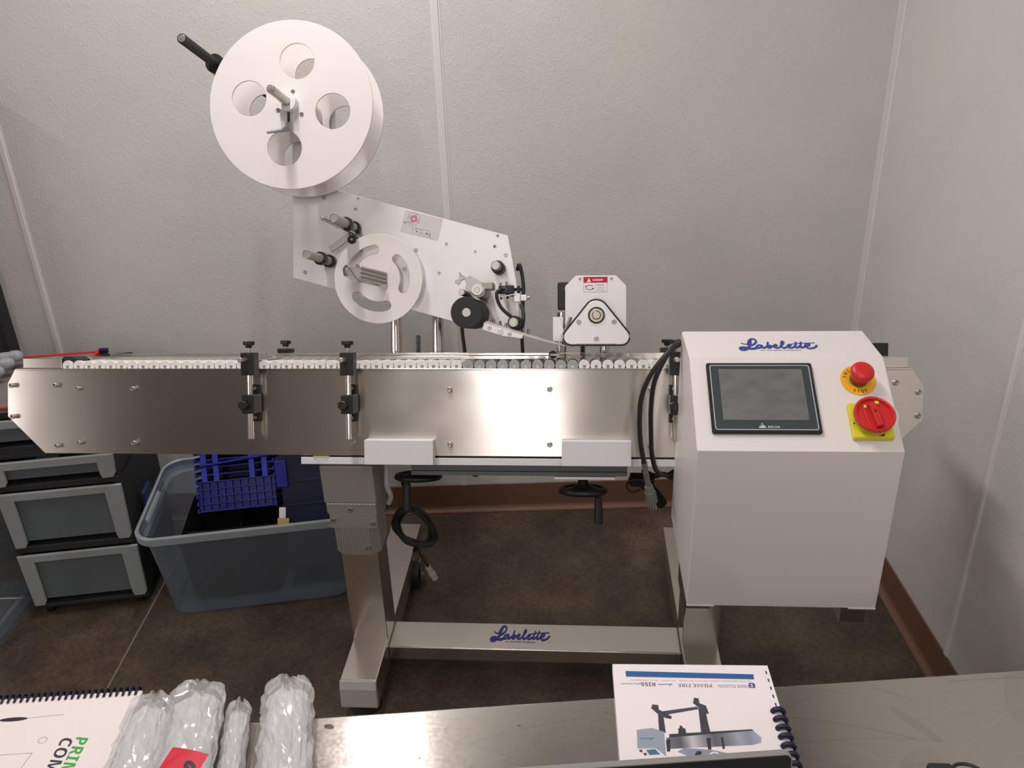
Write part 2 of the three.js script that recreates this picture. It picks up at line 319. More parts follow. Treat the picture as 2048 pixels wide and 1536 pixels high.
make('chain_guard', [slab(shape([[-1.1275, 0.2], [-1.1275, 0.213], [-1.106, 0.213], [-1.094, 0.207], [-1.094, 0.203]]).clone(), -0.06, -0.01, 0.0005)], M.black, conveyor);
for (const [x, u] of [[-1.2364, 0.1502], [-1.1367, 0.1508], [-1.0865, 0.1439], [-0.961, 0.1436], [-1.2363, 0.0817], [-1.1367, 0.0177], [-1.0865, 0.0246], [-0.961, 0.0252], [-0.479, 0.0255], [-0.2674, 0.1419], [-0.2674, 0.0246], [-0.0554, 0.1427], [-0.0555, 0.0255], [0.1556, 0.1424], [0.1556, 0.0255], [0.6498, 0.1573], [0.6956, 0.138], [0.6955, 0.0899]])
  make('bolt', [...screw(x, u, x < -0.9 ? 0.006 : 0.001, 0.0052, 0.006), cz(x, u, -0.001, x < -0.9 ? 0.007 : 0.002, x < -0.9 ? 0.0042 : 0.006, 16)], M.bolt, conveyor);
make('end_bolt', [cx(0.128, -0.03, 0.7055, 0.7105, 0.004, 12), cx(0.095, -0.03, 0.7055, 0.7105, 0.004, 12)], M.bolt, conveyor);
make('roller_sprocket', cz(0.632, 0.085, 0.0005, 0.003, 0.026, 32), M.rollerWhite, conveyor);
// numbered rollers: white plastic with a square hub
const hubTex = canvasTex(512, 512, (c) => {
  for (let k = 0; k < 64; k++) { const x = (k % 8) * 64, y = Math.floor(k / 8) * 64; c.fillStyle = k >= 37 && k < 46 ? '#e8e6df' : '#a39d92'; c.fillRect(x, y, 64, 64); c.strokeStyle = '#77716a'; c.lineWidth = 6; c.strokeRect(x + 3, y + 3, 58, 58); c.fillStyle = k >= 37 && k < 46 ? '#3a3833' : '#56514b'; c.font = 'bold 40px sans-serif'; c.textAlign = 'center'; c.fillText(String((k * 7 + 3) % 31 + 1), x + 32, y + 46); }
});
const hubMat = printedSolid(hubTex, { roughness: 0.5 });
const rollerGeo = mergeGeometries([clean(cz(0, 0, -0.016, -0.0045, 0.0117, 32)), clean(cz(0, 0, -0.148, -0.016, 0.0102, 24)), clean(cz(0, 0, -0.148, -0.138, 0.0117, 24))]);
for (let k = 0; k < 55; k++) {
  const x = -1.1145 + k * 0.0246, hub = plane(0.0062, 0.0062).translate(0, -0.0022, -0.0042), uv = hub.attributes.uv;
  for (let i = 0; i < uv.count; i++) uv.setXY(i, (k % 8 + uv.getX(i)) / 8, 1 - (Math.floor(k / 8) + 1 - uv.getY(i)) / 8);
  const side = clean(new THREE.BoxGeometry(0.0062, 0.0062, 0.0006).translate(0, -0.0022, -0.0046));
  const g = mergeGeometries([mergeGeometries([rollerGeo, side]), clean(hub, true)], true);
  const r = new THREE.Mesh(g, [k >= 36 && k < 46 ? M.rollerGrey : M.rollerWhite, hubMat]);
  r.name = 'roller'; r.castShadow = r.receiveShadow = true; r.position.set(x, 0.1927, 0); conveyor.add(r);
}
// rear guide rails
make('guide_rail', [box(-1.135, -0.715, 0.2035, 0.2112, -0.125, -0.118, 0.001), box(-1.085, -0.715, 0.2118, 0.217, -0.142, -0.128, 0.001)], M.steel, conveyor);
make('guide_rail', [box(-0.70, -0.0607, 0.2032, 0.2108, -0.125, -0.118, 0.001), box(-0.70, -0.0607, 0.2116, 0.2172, -0.142, -0.128, 0.001)], M.steel, conveyor);
make('guide_rail', [box(-0.06, 0.115, 0.2158, 0.217, -0.127, -0.122), box(-0.06, 0.115, 0.2072, 0.2086, -0.127, -0.122), box(0.042, 0.115, 0.2086, 0.2158, -0.127, -0.125)], M.steel, conveyor);
make('guide_rail', box(0.1148, 0.56, 0.2035, 0.2165, -0.127, -0.12, 0.001), M.steel, conveyor);
make('adjusting_slot', [box(0.012, 0.036, 0.2105, 0.2138, -0.1225, -0.1195, 0.0012)], M.turned, conveyor);
make('bottle_sensor', [cz(-0.052, 0.2133, -0.13, -0.118, 0.0085, 24)], M.black, conveyor);
make('sensor_head', [box(-0.0578, -0.0358, 0.2098, 0.2158, -0.117, -0.108, 0.0008), ...screw(-0.0525, 0.2128, -0.108, 0.0022, 0.001), ...screw(-0.041, 0.2128, -0.108, 0.0022, 0.001)], M.turned, conveyor);

// ---- guide clamps on the front of the bed
const knobGeo = (x, u, n) => { // star knob, axis up
  const pts = []; for (let k = 0; k < 48; k++) { const a = k / 48 * Math.PI * 2, r = 0.0112 + 0.0014 * Math.cos(6 * a); pts.push([r * Math.cos(a), r * Math.sin(a)]); }
  return [slab(shape(pts), 0, 0.0085, 0.0012).rotateX(-Math.PI / 2).translate(x, u, n), cy(x, n, u - 0.006, u + 0.002, 0.0068, 20, 0.0075)];
};
function clamp(x, hidden) {
  const n = 0.038;
  const c = leaned('guide_clamp', [box(x - 0.0105, x + 0.0105, 0.0732, 0.1525, 0.0005, 0.0065, 0.002), box(x - 0.0128, x + 0.0128, 0.0935, 0.133, 0.005, n + 0.015, 0.0022)], M.black);
  c.userData.label = 'black plastic bracket and block with steel rods';
  make('bolt', screw(x - 0.001, 0.1445, 0.0065, 0.004, 0.003), M.bolt, c); make('bolt', screw(x - 0.001, 0.0815, 0.0065, 0.004, 0.003), M.bolt, c);
  make('upright_rod', cy(x, n, 0.0385, 0.18, 0.006, 20), M.chrome, c);
  const hex = []; for (let k = 0; k < 7; k++) hex.push([x - 0.006 + 0.0105 * Math.cos(k / 7 * 6.2832), 0.112 + 0.0105 * Math.sin(k / 7 * 6.2832)]);
  make('clamp_knob', [slab(shape(hex), n + 0.016, n + 0.029, 0.0015), cz(x - 0.006, 0.112, n + 0.01, n + 0.02, 0.006, 16)], M.black, c);
  make('rod_block', box(x - 0.0142, x + 0.0142, 0.174, 0.2215, n - 0.016, n + 0.014, 0.0015), M.black, c);
  make('star_knob', knobGeo(x - 0.001, 0.2372, n), M.black, c);
  make('knob_stem', cy(x - 0.001, n, 0.22, 0.233, 0.0026, 12), M.bolt, c);
  make('cross_rod', [cz(x - 0.003, 0.2065, -0.12, n + 0.046, 0.0052, 18)], M.turned, c);
}
clamp(-0.6875); clamp(-0.476); clamp(0.203);
// clamps on the far side of the bed, of which the knobs show above the rail
for (const x of [-0.681, 0.2062, 0.674]) {
  const c = leaned('rear_guide_clamp', box(x - 0.0152, x + 0.0152, x > 0.5 ? 0.205 : 0.2172, x > 0.5 ? 0.237 : 0.2277, -0.19, -0.155, 0.002), M.black);
  make('clamp_stalk', cy(x, -0.172, 0.16, 0.218, 0.006), M.chrome, c);
  if (x < 0.5) { make('star_knob', knobGeo(x, 0.238, -0.172), M.black, c); make('knob_stem', cy(x, -0.172, 0.226, 0.234, 0.0026, 12), M.bolt, c); }
}

// ---- columns behind the bed
const columns = leaned('column_set', box(-0.46, 0.1, -0.0045, 0.012, -0.25, -0.175, 0.002), M.aluminium);
columns.userData.label = 'aluminium foot that holds the polished columns';
for (const [x, top] of [[-0.424, 0.43], [-0.3245, 0.40], [-0.034, 0.31], [0.0655, 0.31]]) make('column', cy(x, -0.205, 0.01, top, x < -0.1 ? 0.0135 : 0.0115, 28), M.chrome, columns);
const leadScrew = (x, top, r) => { const gs = [cy(x, -0.2, 0.01, top, r * 0.6, 16)]; for (let u = 0.175; u < top - 0.003; u += 0.0052) gs.push(cy(x, -0.2, u, u + 0.0026, r, 16)); return gs; };
make('lead_screw', leadScrew(-0.371, 0.258, 0.0063), M.profile, columns);
make('lead_screw', leadScrew(0.0152, 0.26, 0.0068), M.profile, columns);

// ================================================================ label applicator (still parts of the machine)
const PN = -0.14;
const applicator = leaned('applicator_plate', slab(shape([[-0.6461, 0.77], [-0.6493, 0.3908], [-0.2775, 0.2885], [-0.1383, 0.2506], [-0.125, 0.263], [-0.1356, 0.3835], [-0.1536, 0.4812], [-0.5468, 0.5889], [-0.5468, 0.77]],
  [hole(-0.4953, 0.5678, 0.0034), hole(-0.5015, 0.5447, 0.0034), hole(-0.5407, 0.4509, 0.0028), hole(-0.1766, 0.4804, 0.0034), hole(-0.1833, 0.4569, 0.0034)]), PN - 0.008, PN, 0.0005), M.aluminium);
applicator.userData.label = 'flat satin aluminium plate with screws and guide rollers';
make('drive_housing', slab(shape([[-0.52, 0.44], [-0.50, 0.56], [-0.19, 0.47], [-0.17, 0.35], [-0.28, 0.34]]), PN - 0.07, PN - 0.0085, 0.002), M.profile, applicator);
for (const [x, u] of [[-0.575, 0.5719], [-0.6211, 0.403], [-0.4901, 0.4866], [-0.3633, 0.4507], [-0.2936, 0.4642], [-0.2281, 0.4462], [-0.3109, 0.3989], [-0.1587, 0.4372], [-0.49, 0.452], [-0.39, 0.408], [-0.612, 0.668]])
  make('bolt', screw(x, u, PN - 0.001, x > -0.32 && x < -0.2 ? 0.0032 : 0.0044, 0.0025), M.bolt, applicator);
// threading diagram stuck on the plate
const diagram = canvasTex(512, 288, (c, w, h) => {
  c.fillStyle = '#cfc9c9'; c.fillRect(0, 0, w, h); c.strokeStyle = '#6b4a4c'; c.lineWidth = 4;
  const circ = (x, y, r, f) => { c.beginPath(); c.arc(x, y, r, 0, 7); f ? c.fill() : c.stroke(); };
  c.fillStyle = '#c9808a'; circ(138, 88, 42, 1); circ(138, 88, 80); c.strokeStyle = '#a33a48'; circ(138, 88, 42); c.strokeStyle = '#6b4a4c';
  for (let k = 0; k < 4; k++) circ(138 + 52 * Math.cos(k * 1.571 + 0.3), 88 + 52 * Math.sin(k * 1.571 + 0.3), 15); c.fillStyle = '#fff'; circ(138, 88, 10, 1);
  c.lineWidth = 3; c.strokeStyle = '#555'; c.fillStyle = '#333'; circ(32, 158, 9, 1); circ(196, 200, 8, 1); circ(210, 236, 8, 1);
  const ln = (...p) => { c.beginPath(); p.forEach(([x, y], i) => (i ? c.lineTo(x, y) : c.moveTo(x, y))); c.stroke(); };
  ln([32, 158], [120, 130]); ln([32, 158], [210, 236]); ln([150, 168], [160, 262], [200, 268]); ln([196, 200], [370, 190], [400, 262]); circ(256, 240, 34); circ(256, 240, 10); ln([256, 240], [350, 240], [380, 262]); ln([290, 262], [470, 280]); c.fillStyle = '#222'; c.fillRect(340, 226, 26, 14); circ(392, 232, 7, 1); circ(398, 250, 7, 1);
});
{ const d = make('instruction_sticker', plane(0.0882, 0.0502).rotateZ(-0.25).translate(-0.3502, 0.5066, PN + 0.0005), printedSolid(diagram), applicator, { keepUV: true }); d.userData.label = 'pale grey sticker with a label threading diagram'; }

// supply reel: two flanges with four holes on a hub
const RX = -0.609, RU = 0.7497, RR = 0.1782, RZ = -0.022;
const reelShape = () => { const s = new THREE.Shape(); s.absarc(RX, RU, RR, 0, Math.PI * 2); for (let k = 0; k < 4; k++) { const a = rad(80.5) + k * Math.PI / 2; s.holes.push(hole(RX + 0.0925 * Math.cos(a), RU + 0.0925 * Math.sin(a), 0.0378)); } return s; };
const reel = leaned('supply_reel', slab(reelShape(), RZ - 0.003, RZ + 0.001, 0.0006, 64), M.paint);
reel.userData.label = 'white label reel of two round flanges with four holes each';
{ const s = new THREE.Shape(); s.absarc(RX, RU, RR, 0, Math.PI * 2); for (let k = 0; k < 4; k++) { const a = rad(80.5) + k * Math.PI / 2; s.holes.push(hole(RX + 0.0925 * Math.cos(a), RU + 0.0925 * Math.sin(a), 0.0378)); } make('rear_flange', slab(s, RZ - 0.105, RZ - 0.101, 0.0006, 64), M.paint, reel); }
make('core', [ring(RX, RU, RZ - 0.101, RZ - 0.003, 0.038, 0.031, 40)], M.rollerWhite, reel);
make('brake_hub', cz(RX, RU, PN + 0.001, RZ - 0.101, 0.03, 32), M.black, reel);
make('collar', [ring(RX - 0.003, RU + 0.002, RZ + 0.001, RZ + 0.024, 0.0205, 0.0095, 36)], M.rollerWhite, reel);
make('reel_shaft', [cz(RX - 0.003, RU + 0.002, PN, 0.092, 0.0092, 28), cz(RX - 0.0048, RU + 0.002, 0.092, 0.0935, 0.0042, 16), cz(RX + 0.001, RU + 0.002, 0.092, 0.0935, 0.0042, 16)], M.turned, reel);
for (const [x, u] of [[-0.6037, 0.7775], [-0.6366, 0.7394], [-0.5854, 0.7298]]) make('bolt', screw(x, u, RZ + 0.001, 0.0044, 0.002), M.bolt, reel);
make('lever_stem', [cy(RX - 0.001, RZ + 0.013, 0.708, 0.732, 0.0028, 14)], M.black, reel);
{ const lev = new THREE.LatheGeometry([[0, 0], [0.0058, 0.0005], [0.0062, 0.012], [0.0052, 0.018], [0, 0.0185]].map(([a, b]) => new THREE.Vector2(a, b)), 20).translate(RX - 0.001, 0.692, RZ + 0.013);
  make('clamp_lever', [lev, rod(V(RX - 0.003, 0.696, RZ + 0.014), V(RX - 0.04, 0.6865, RZ + 0.03), 0.0052, 14, 0.0034), new THREE.SphereGeometry(0.0036, 12, 8).translate(RX - 0.04, 0.6865, RZ + 0.03)], M.softCap, reel); }

// dancer arm roller beside the reel
const dancer = leaned('dancer_roller', [cz(-0.8135, 0.8712, -0.115, 0.049, 0.0105, 28, 0.0105)], M.rubber);
make('collar', cz(-0.8135, 0.8712, -0.135, -0.112, 0.0215, 32), M.black, dancer);
make('end_cap', [cz(-0.8135, 0.8712, 0.0485, 0.0505, 0.0078, 24), cz(-0.8135, 0.8712, 0.05, 0.052, 0.002, 10)], M.turned, dancer);
make('dancer_arm', [rod(V(-0.8135, 0.8712, -0.13), V(-0.68, 0.79, -0.133), 0.006), rod(V(-0.68, 0.79, -0.133), V(-0.6, 0.765, -0.134), 0.006)], M.black, dancer);

// guide rollers
function guideRoller(x, u, front, rings) {
  const g = leaned('guide_roller', cz(x, u, PN, front, 0.0096, 28), M.greyRoller);
  for (const [a, b] of rings) make('collar', cz(x, u, a, b, 0.0146, 30), M.black, g);
  make('end_cap', [ring(x, u, front - 0.0005, front + 0.001, 0.0096, 0.0078, 28), cz(x, u, front - 0.001, front + 0.0006, 0.0078, 26)], M.turned, g);
  return g;
}
const R1 = [[PN + 0.0005, PN + 0.017], [-0.074, -0.055]];
guideRoller(-0.5615, 0.427, 0.035, R1); guideRoller(-0.5024, 0.5015, 0.035, R1);
guideRoller(-0.1735, 0.4073, -0.045, [[PN + 0.0005, PN + 0.018], [-0.112, -0.096]]);
// web tension arm beside the upper roller
{ const t = leaned('tension_arm', [rod(V(-0.5, 0.488, PN + 0.02), V(-0.5235, 0.4985, 0.05), 0.0042, 14)], M.turned);
  make('arm_bar', [box(-0.0285, 0.0285, -0.007, 0.007, -0.0035, 0.0035, 0.002).rotateZ(rad(35)).translate(-0.528, 0.4655, PN + 0.035)], M.turned, t);
  make('arm_knob', [cz(-0.5, 0.4715, PN + 0.001, PN + 0.045, 0.0105, 7)], M.black, t);
  make('set_screw', cz(-0.4995, 0.4715, PN + 0.044, PN + 0.047, 0.003, 10), M.bolt, t); }

// rewind wheel with three curved slots and a sprung clip
const WX = -0.4418, WU = 0.3842, WR = 0.1, WZ = -0.102;
{ const s = new THREE.Shape(); s.absarc(WX, WU, WR, 0, Math.PI * 2);
  const slot = (a0, a1, r, w) => { const p = new THREE.Path(), N = 16; const pt = []; for (let k = 0; k <= N; k++) { const a = a0 + (a1 - a0) * k / N; pt.push([WX + (r + w) * Math.cos(a), WU + (r + w) * Math.sin(a)]); } for (let k = 1; k < 8; k++) { const b = a1 + Math.PI * k / 8; pt.push([WX + r * Math.cos(a1) + w * Math.cos(b), WU + r * Math.sin(a1) + w * Math.sin(b)]); } for (let k = N; k >= 0; k--) { const a = a0 + (a1 - a0) * k / N; pt.push([WX + (r - w) * Math.cos(a), WU + (r - w) * Math.sin(a)]); } for (let k = 1; k < 8; k++) { const b = a0 + Math.PI + Math.PI * k / 8; pt.push([WX + r * Math.cos(a0) + w * Math.cos(b), WU + r * Math.sin(a0) + w * Math.sin(b)]); } p.setFromPoints(pt.reverse().map(([x, y]) => new THREE.Vector2(x, y))); return p; };
  s.holes.push(slot(rad(97), rad(168), 0.0645, 0.011), slot(rad(-22), rad(45), 0.0605, 0.011), slot(rad(219), rad(286), 0.0625, 0.0115));
  const w = leaned('rewind_wheel', slab(s, WZ - 0.0025, WZ + 0.0025, 0.0007, 64), M.paint);
  w.userData.label = 'white rewind disc with three curved slots';
  make('wheel_shaft', cz(WX, WU, PN, WZ + 0.002, 0.012, 28), M.turned, w);
  const bars = []; for (let k = 0; k < 4; k++) bars.push(rod(V(-0.4235, 0.394 - k * 0.0085, WZ + 0.002), V(-0.466 - (k === 3 ? 0.001 : 0), 0.4035 - k * 0.0092, -0.028), 0.0042, 14));
  make('rewind_mandrel', bars, M.greyRoller, w);
  make('clip_plate', slab(shape([[-0.499, 0.3865], [-0.49, 0.4015], [-0.468, 0.4095], [-0.463, 0.404], [-0.466, 0.374], [-0.475, 0.371]]), -0.0285, -0.0262, 0.0004), M.turned, w);
  make('spring_clip', tube([V(-0.497, 0.387, -0.024), V(-0.4965, 0.401, -0.018), V(-0.489, 0.4065, -0.016), V(-0.481, 0.3985, -0.018), V(-0.472, 0.383, -0.022), V(-0.464, 0.3755, -0.026), V(-0.44, 0.369, -0.05), V(-0.421, 0.3655, -0.085)], 0.003, 48), M.chrome, w);
  make('bolt', [...screw(-0.4695, 0.4065, -0.0262, 0.0044, 0.003)], M.bolt, w); make('bolt', [...screw(-0.496, 0.3885, -0.0262, 0.0044, 0.003)], M.bolt, w); }

// drive roller, pinch roller and its hook lever
{ const d = leaned('drive_roller', cz(-0.2297, 0.3043, PN + 0.002, 0.01, 0.0333, 48), M.rubber);
  make('axle', [ring(-0.2297, 0.3043, 0.0095, 0.0108, 0.0092, 0.0022, 28), cz(-0.2297, 0.3043, 0.009, 0.0102, 0.0088, 24)], M.turned, d); }
{ const p = leaned('pinch_roller', cz(-0.2073, 0.3516, PN + 0.002, 0.0, 0.0158, 32), M.greyRoller);
  make('end_cap', [ring(-0.2073, 0.3516, 0.0058, 0.0075, 0.0112, 0.006, 28), ring(-0.2073, 0.3516, 0.0, 0.0012, 0.0158, 0.0135, 32), ...screw(-0.2073, 0.3516, 0.006, 0.005, 0.002)], M.rollerWhite, p);
  make('release_lever', slab(shape([[-0.2443, 0.3883], [-0.2445, 0.3868], [-0.2313, 0.3795], [-0.2237, 0.3827], [-0.1977, 0.3682], [-0.1909, 0.3505], [-0.2033, 0.337], [-0.2212, 0.3466], [-0.2328, 0.3549], [-0.2293, 0.3671], [-0.2334, 0.3739], [-0.2403, 0.3713], [-0.2458, 0.3618], [-0.2548, 0.3673], [-0.2526, 0.3741], [-0.2457, 0.3768]].reverse()), 0.0015, 0.0055, 0.0012), M.satin, p);
  make('lever_top', box(-0.2, -0.175, 0.349, 0.3645, -0.06, 0.001, 0.002).translate(0, 0.004, 0), M.greyRoller, p); }
{ const s = leaned('idler_roller', cz(-0.2408, 0.3473, PN + 0.002, 0.002, 0.0068, 24), M.turned); make('shaft_sleeve', cz(-0.2408, 0.3473, PN + 0.03, -0.012, 0.0072, 24), M.black, s); }

// peel plate: cheek, long thin blade and screws
{ const p = leaned('peel_plate', slab(shape([[-0.1938, 0.2846], [-0.1988, 0.2682], [-0.1547, 0.2543], [-0.1129, 0.2487], [-0.1108, 0.2568]]), -0.005, 0.0, 0.0012), M.aluminium);
  const blade = shape([[-0.1935, 0.2855], [-0.187, 0.2862], [-0.0557, 0.2436], [-0.022, 0.2338], [-0.0225, 0.2325], [-0.06, 0.2412], [-0.112, 0.2555]].reverse());
  make('blade', slab(blade, -0.13, -0.004, 0.0003), M.satin, p);
  for (const [x, u] of [[-0.1819, 0.2718], [-0.1399, 0.2586]]) make('bolt', screw(x, u, -0.0005, 0.0042, 0.0018), M.bolt, p);
  make('pivot', cz(-0.1588, 0.2639, -0.001, 0.001, 0.0062, 24), M.turned, p);
  for (const [x, u] of [[-0.176, 0.284], [-0.163, 0.281], [-0.149, 0.2765], [-0.114, 0.266], [-0.103, 0.264]]) make('top_screw', cy(x, -0.02 - rnd(0.03), u - 0.004, u + 0.006, 0.003, 10), M.bolt, p); }
guideRoller(-0.132, 0.2836, 0.0, [[-0.05, -0.03], [PN + 0.001, PN + 0.015]]);

// label sensor with its bracket and leads
{ const s = leaned('label_sensor', [box(-0.1655, -0.1335, 0.345, 0.362, -0.06, -0.03, 0.0012), box(-0.15, -0.1345, 0.3405, 0.3635, -0.065, -0.033, 0.001)], M.navy);
  make('fork', [box(-0.017, 0.019, -0.0012, 0.0012, -0.004, 0.004, 0.0005).rotateZ(0.18).translate(-0.147, 0.3405, -0.03)], M.turned, s);
  make('slide_block', [box(-0.1325, -0.119, 0.3275, 0.3455, -0.045, -0.028, 0.001).rotateZ(0), box(-0.119, -0.106, 0.33, 0.343, -0.05, -0.035, 0.001)], M.aluminium, s);
  make('thumb_screw', [cy(-0.123, -0.04, 0.351, 0.3575, 0.0092, 20), cy(-0.123, -0.04, 0.343, 0.362, 0.0028)], M.black, s);
  make('side_screw', [cx(0.3365, -0.042, -0.107, -0.0985, 0.004, 14)], M.turned, s);
  for (const [x, u] of [[-0.161, 0.3375], [-0.147, 0.3385], [-0.162, 0.3655], [-0.149, 0.368]]) make('set_screw', cy(x, -0.042, u - 0.004, u + 0.004, 0.0024, 10), u < 0.35 ? M.black : M.bolt, s);
  make('sensor_lead', tube([V(-0.153, 0.3535, -0.026), V(-0.1605, 0.353, -0.014), V(-0.1668, 0.3475, -0.012), V(-0.167, 0.335, -0.012), V(-0.159, 0.316, -0.014), V(-0.1395, 0.297, -0.018), V(-0.124, 0.288, -0.024), V(-0.1133, 0.2894, -0.03), V(-0.113, 0.3, -0.05), V(-0.1161, 0.31, -0.08), V(-0.123, 0.3239, -0.11)], 0.0038, 80), M.cable, s);
  make('plate_lead', tube([V(-0.133, 0.405, PN - 0.01), V(-0.128, 0.4158, PN + 0.002), V(-0.1215, 0.3908, PN), V(-0.1188, 0.3584, PN), V(-0.1205, 0.3231, PN), V(-0.119, 0.295, PN), V(-0.122, 0.27, PN)], 0.0042, 64), M.cable, s);
  make('cable_gland', cz(-0.1535, 0.3535, -0.032, -0.024, 0.0058, 18), M.greySheath, s); }
// leads that drop from the applicator behind the bed
{ const l = leaned('applicator_lead', tube([V(-0.266, 0.33, -0.19), V(-0.2655, 0.27, -0.19), V(-0.259, 0.21, -0.19), V(-0.258, 0.05, -0.2)], 0.0042, 40), M.cable);
  make('applicator_lead', tube([V(-0.126, 0.29, -0.19), V(-0.1255, 0.25, -0.19), V(-0.1235, 0.2, -0.19), V(-0.123, 0.05, -0.2)], 0.0042, 40), M.cable, l); }

// ---- wrap head: cover plate, belt round a triangular shoe, knob and motor
const head = leaned('wrap_head', slab(shape([[-0.0248, 0.3657], [-0.0248, 0.262], [0.1112, 0.262], [0.1112, 0.366], [0.0878, 0.3895], [-0.0008, 0.3895]]), -0.136, -0.13, 0.0006), M.aluminium);
head.userData.label = 'aluminium cover plate with a danger sticker above a triangular belt';
make('head_body', slab(shape([[-0.0235, 0.364], [-0.0235, 0.25], [0.11, 0.25], [0.11, 0.364], [0.087, 0.388], [0, 0.388]]), -0.2, -0.1365, 0.001), M.aluminium, head);
make('head_motor', [box(-0.0432, 0.03, 0.3165, 0.3795, -0.27, -0.2005, 0.003)], M.black, head);
make('head_bracket', [slab(shape([[-0.053, 0.298], [-0.053, 0.243], [-0.029, 0.243], [-0.029, 0.27], [-0.036, 0.298]]), -0.153, -0.15, 0.0005)], M.aluminium, head);
make('head_bracket', [box(-0.036, -0.03, 0.243, 0.297, -0.19, -0.153)], M.aluminium, head);
for (const [x, u] of [[0.0083, 0.382], [0.0783, 0.382]]) make('bolt', screw(x, u, -0.1305, 0.0032, 0.0025), M.bolt, head);
for (const [x, u] of [[0.1112, 0.36], [0.1112, 0.285], [-0.0256, 0.361], [-0.0256, 0.285]]) make('side_bolt', cx(u, -0.16, x - 0.001, x + 0.0015, 0.003, 12), M.bolt, head);
const danger = canvasTex(480, 300, (c, w, h) => {
  c.fillStyle = '#f2efee'; c.fillRect(0, 0, w, h); c.fillStyle = '#c01730'; c.fillRect(0, 0, w, 114); c.strokeStyle = '#555'; c.lineWidth = 4; c.strokeRect(2, 2, w - 4, h - 4); c.beginPath(); c.moveTo(240, 114); c.lineTo(240, 298); c.stroke();
  c.fillStyle = '#fff'; c.beginPath(); c.moveTo(108, 22); c.lineTo(152, 98); c.lineTo(64, 98); c.fill(); c.fillStyle = '#c01730'; c.fillRect(104, 48, 8, 28); c.fillRect(104, 82, 8, 9);
  c.fillStyle = '#fff'; c.font = 'bold 52px sans-serif'; c.fillText('DANGER', 180, 78);
  c.strokeStyle = '#222'; c.lineWidth = 11; c.beginPath(); c.ellipse(122, 208, 74, 44, 0, 3.5, 5.9); c.stroke(); c.beginPath(); c.ellipse(122, 208, 74, 44, 0, 0.4, 2.8); c.stroke(); c.fillStyle = '#222'; c.beginPath(); c.moveTo(46, 168); c.lineTo(76, 196); c.lineTo(34, 206); c.fill(); c.beginPath(); c.moveTo(198, 250); c.lineTo(168, 222); c.lineTo(212, 212); c.fill();
  c.font = 'bold 28px sans-serif'; c.fillText('ROTATING', 266, 170); c.font = '20px sans-serif'; c.fillText('Keep hands and', 264, 214); c.fillText('body clear while', 264, 244); c.fillText('machine is running', 264, 272);
});
{ const d = make('danger_sticker', plane(0.0534, 0.034).translate(0.0428, 0.369, -0.1296), printedSolid(danger), head, { keepUV: true }); d.userData.label = 'red and white danger sticker'; }
// rounded triangle outline
function triangle(grow) {
  const cs = [[0.0422, 0.3328 - 0.027, 0.027], [-0.0295 + 0.0195, 0.2328 + 0.0195, 0.0195], [0.1145 - 0.0195, 0.2328 + 0.0195, 0.0195]].map(([x, y, r]) => [x, y, r + grow]);
  const pts = [];
  const ang = (a, b) => Math.atan2(b[1] - a[1], b[0] - a[0]);
  const n = cs.length;
  for (let i = 0; i < n; i++) {
    const p = cs[(i + n - 1) % n], q = cs[i], s = cs[(i + 1) % n];
    const tan = (u, v) => { const d = Math.hypot(v[0] - u[0], v[1] - u[1]); return ang(u, v) - Math.PI / 2 + Math.asin((v[2] - u[2]) / d) * -1; };
    let a0 = tan(p, q), a1 = tan(q, s); while (a1 < a0) a1 += Math.PI * 2;
    for (let k = 0; k <= 12; k++) { const a = a0 + (a1 - a0) * k / 12; pts.push([q[0] + q[2] * Math.cos(a), q[1] + q[2] * Math.sin(a)]); }
  }
  return pts;
}
make('wrap_belt', slab(shape(triangle(0), [triangle(-0.0032).slice().reverse()]), -0.122, -0.022, 0.0005), M.black, head);
make('triangle_shoe', slab(shape(triangle(-0.0036)), -0.124, -0.02, 0.0008), M.aluminium, head);
make('pressure_pad', [box(0.0005, 0.084, 0.2362, 0.2385, -0.1, -0.0188, 0.0008)], M.greyRoller, head);
for (const x of [-0.0283, 0.1133]) make('belt_joint', box(x - 0.0012, x + 0.0012, 0.2495, 0.2575, -0.1, -0.0212, 0.0006), M.turned, head);
make('take_up_arm', rod(V(-0.031, 0.251, -0.124), V(-0.012, 0.297, -0.124), 0.0036), M.greyRoller, head);
make('drive_knob', [ring(0.0424, 0.2979, -0.02, -0.017, 0.0176, 0.0145, 40), cz(0.0424, 0.2979, -0.02, -0.0185, 0.015, 32)], M.black, head);
make('knob_ring', [ring(0.0424, 0.2979, -0.019, -0.0155, 0.0142, 0.0092, 40)], M.brass, head);
make('knob_shaft', cz(0.0424, 0.2979, -0.019, -0.0135, 0.0082, 32), M.turned, head);
for (const [x, u] of [[0.0055, 0.2841], [0.0793, 0.2843], [0.0423, 0.2483]]) make('bolt', screw(x, u, -0.0205, 0.0052, 0.0025), M.bolt, head);

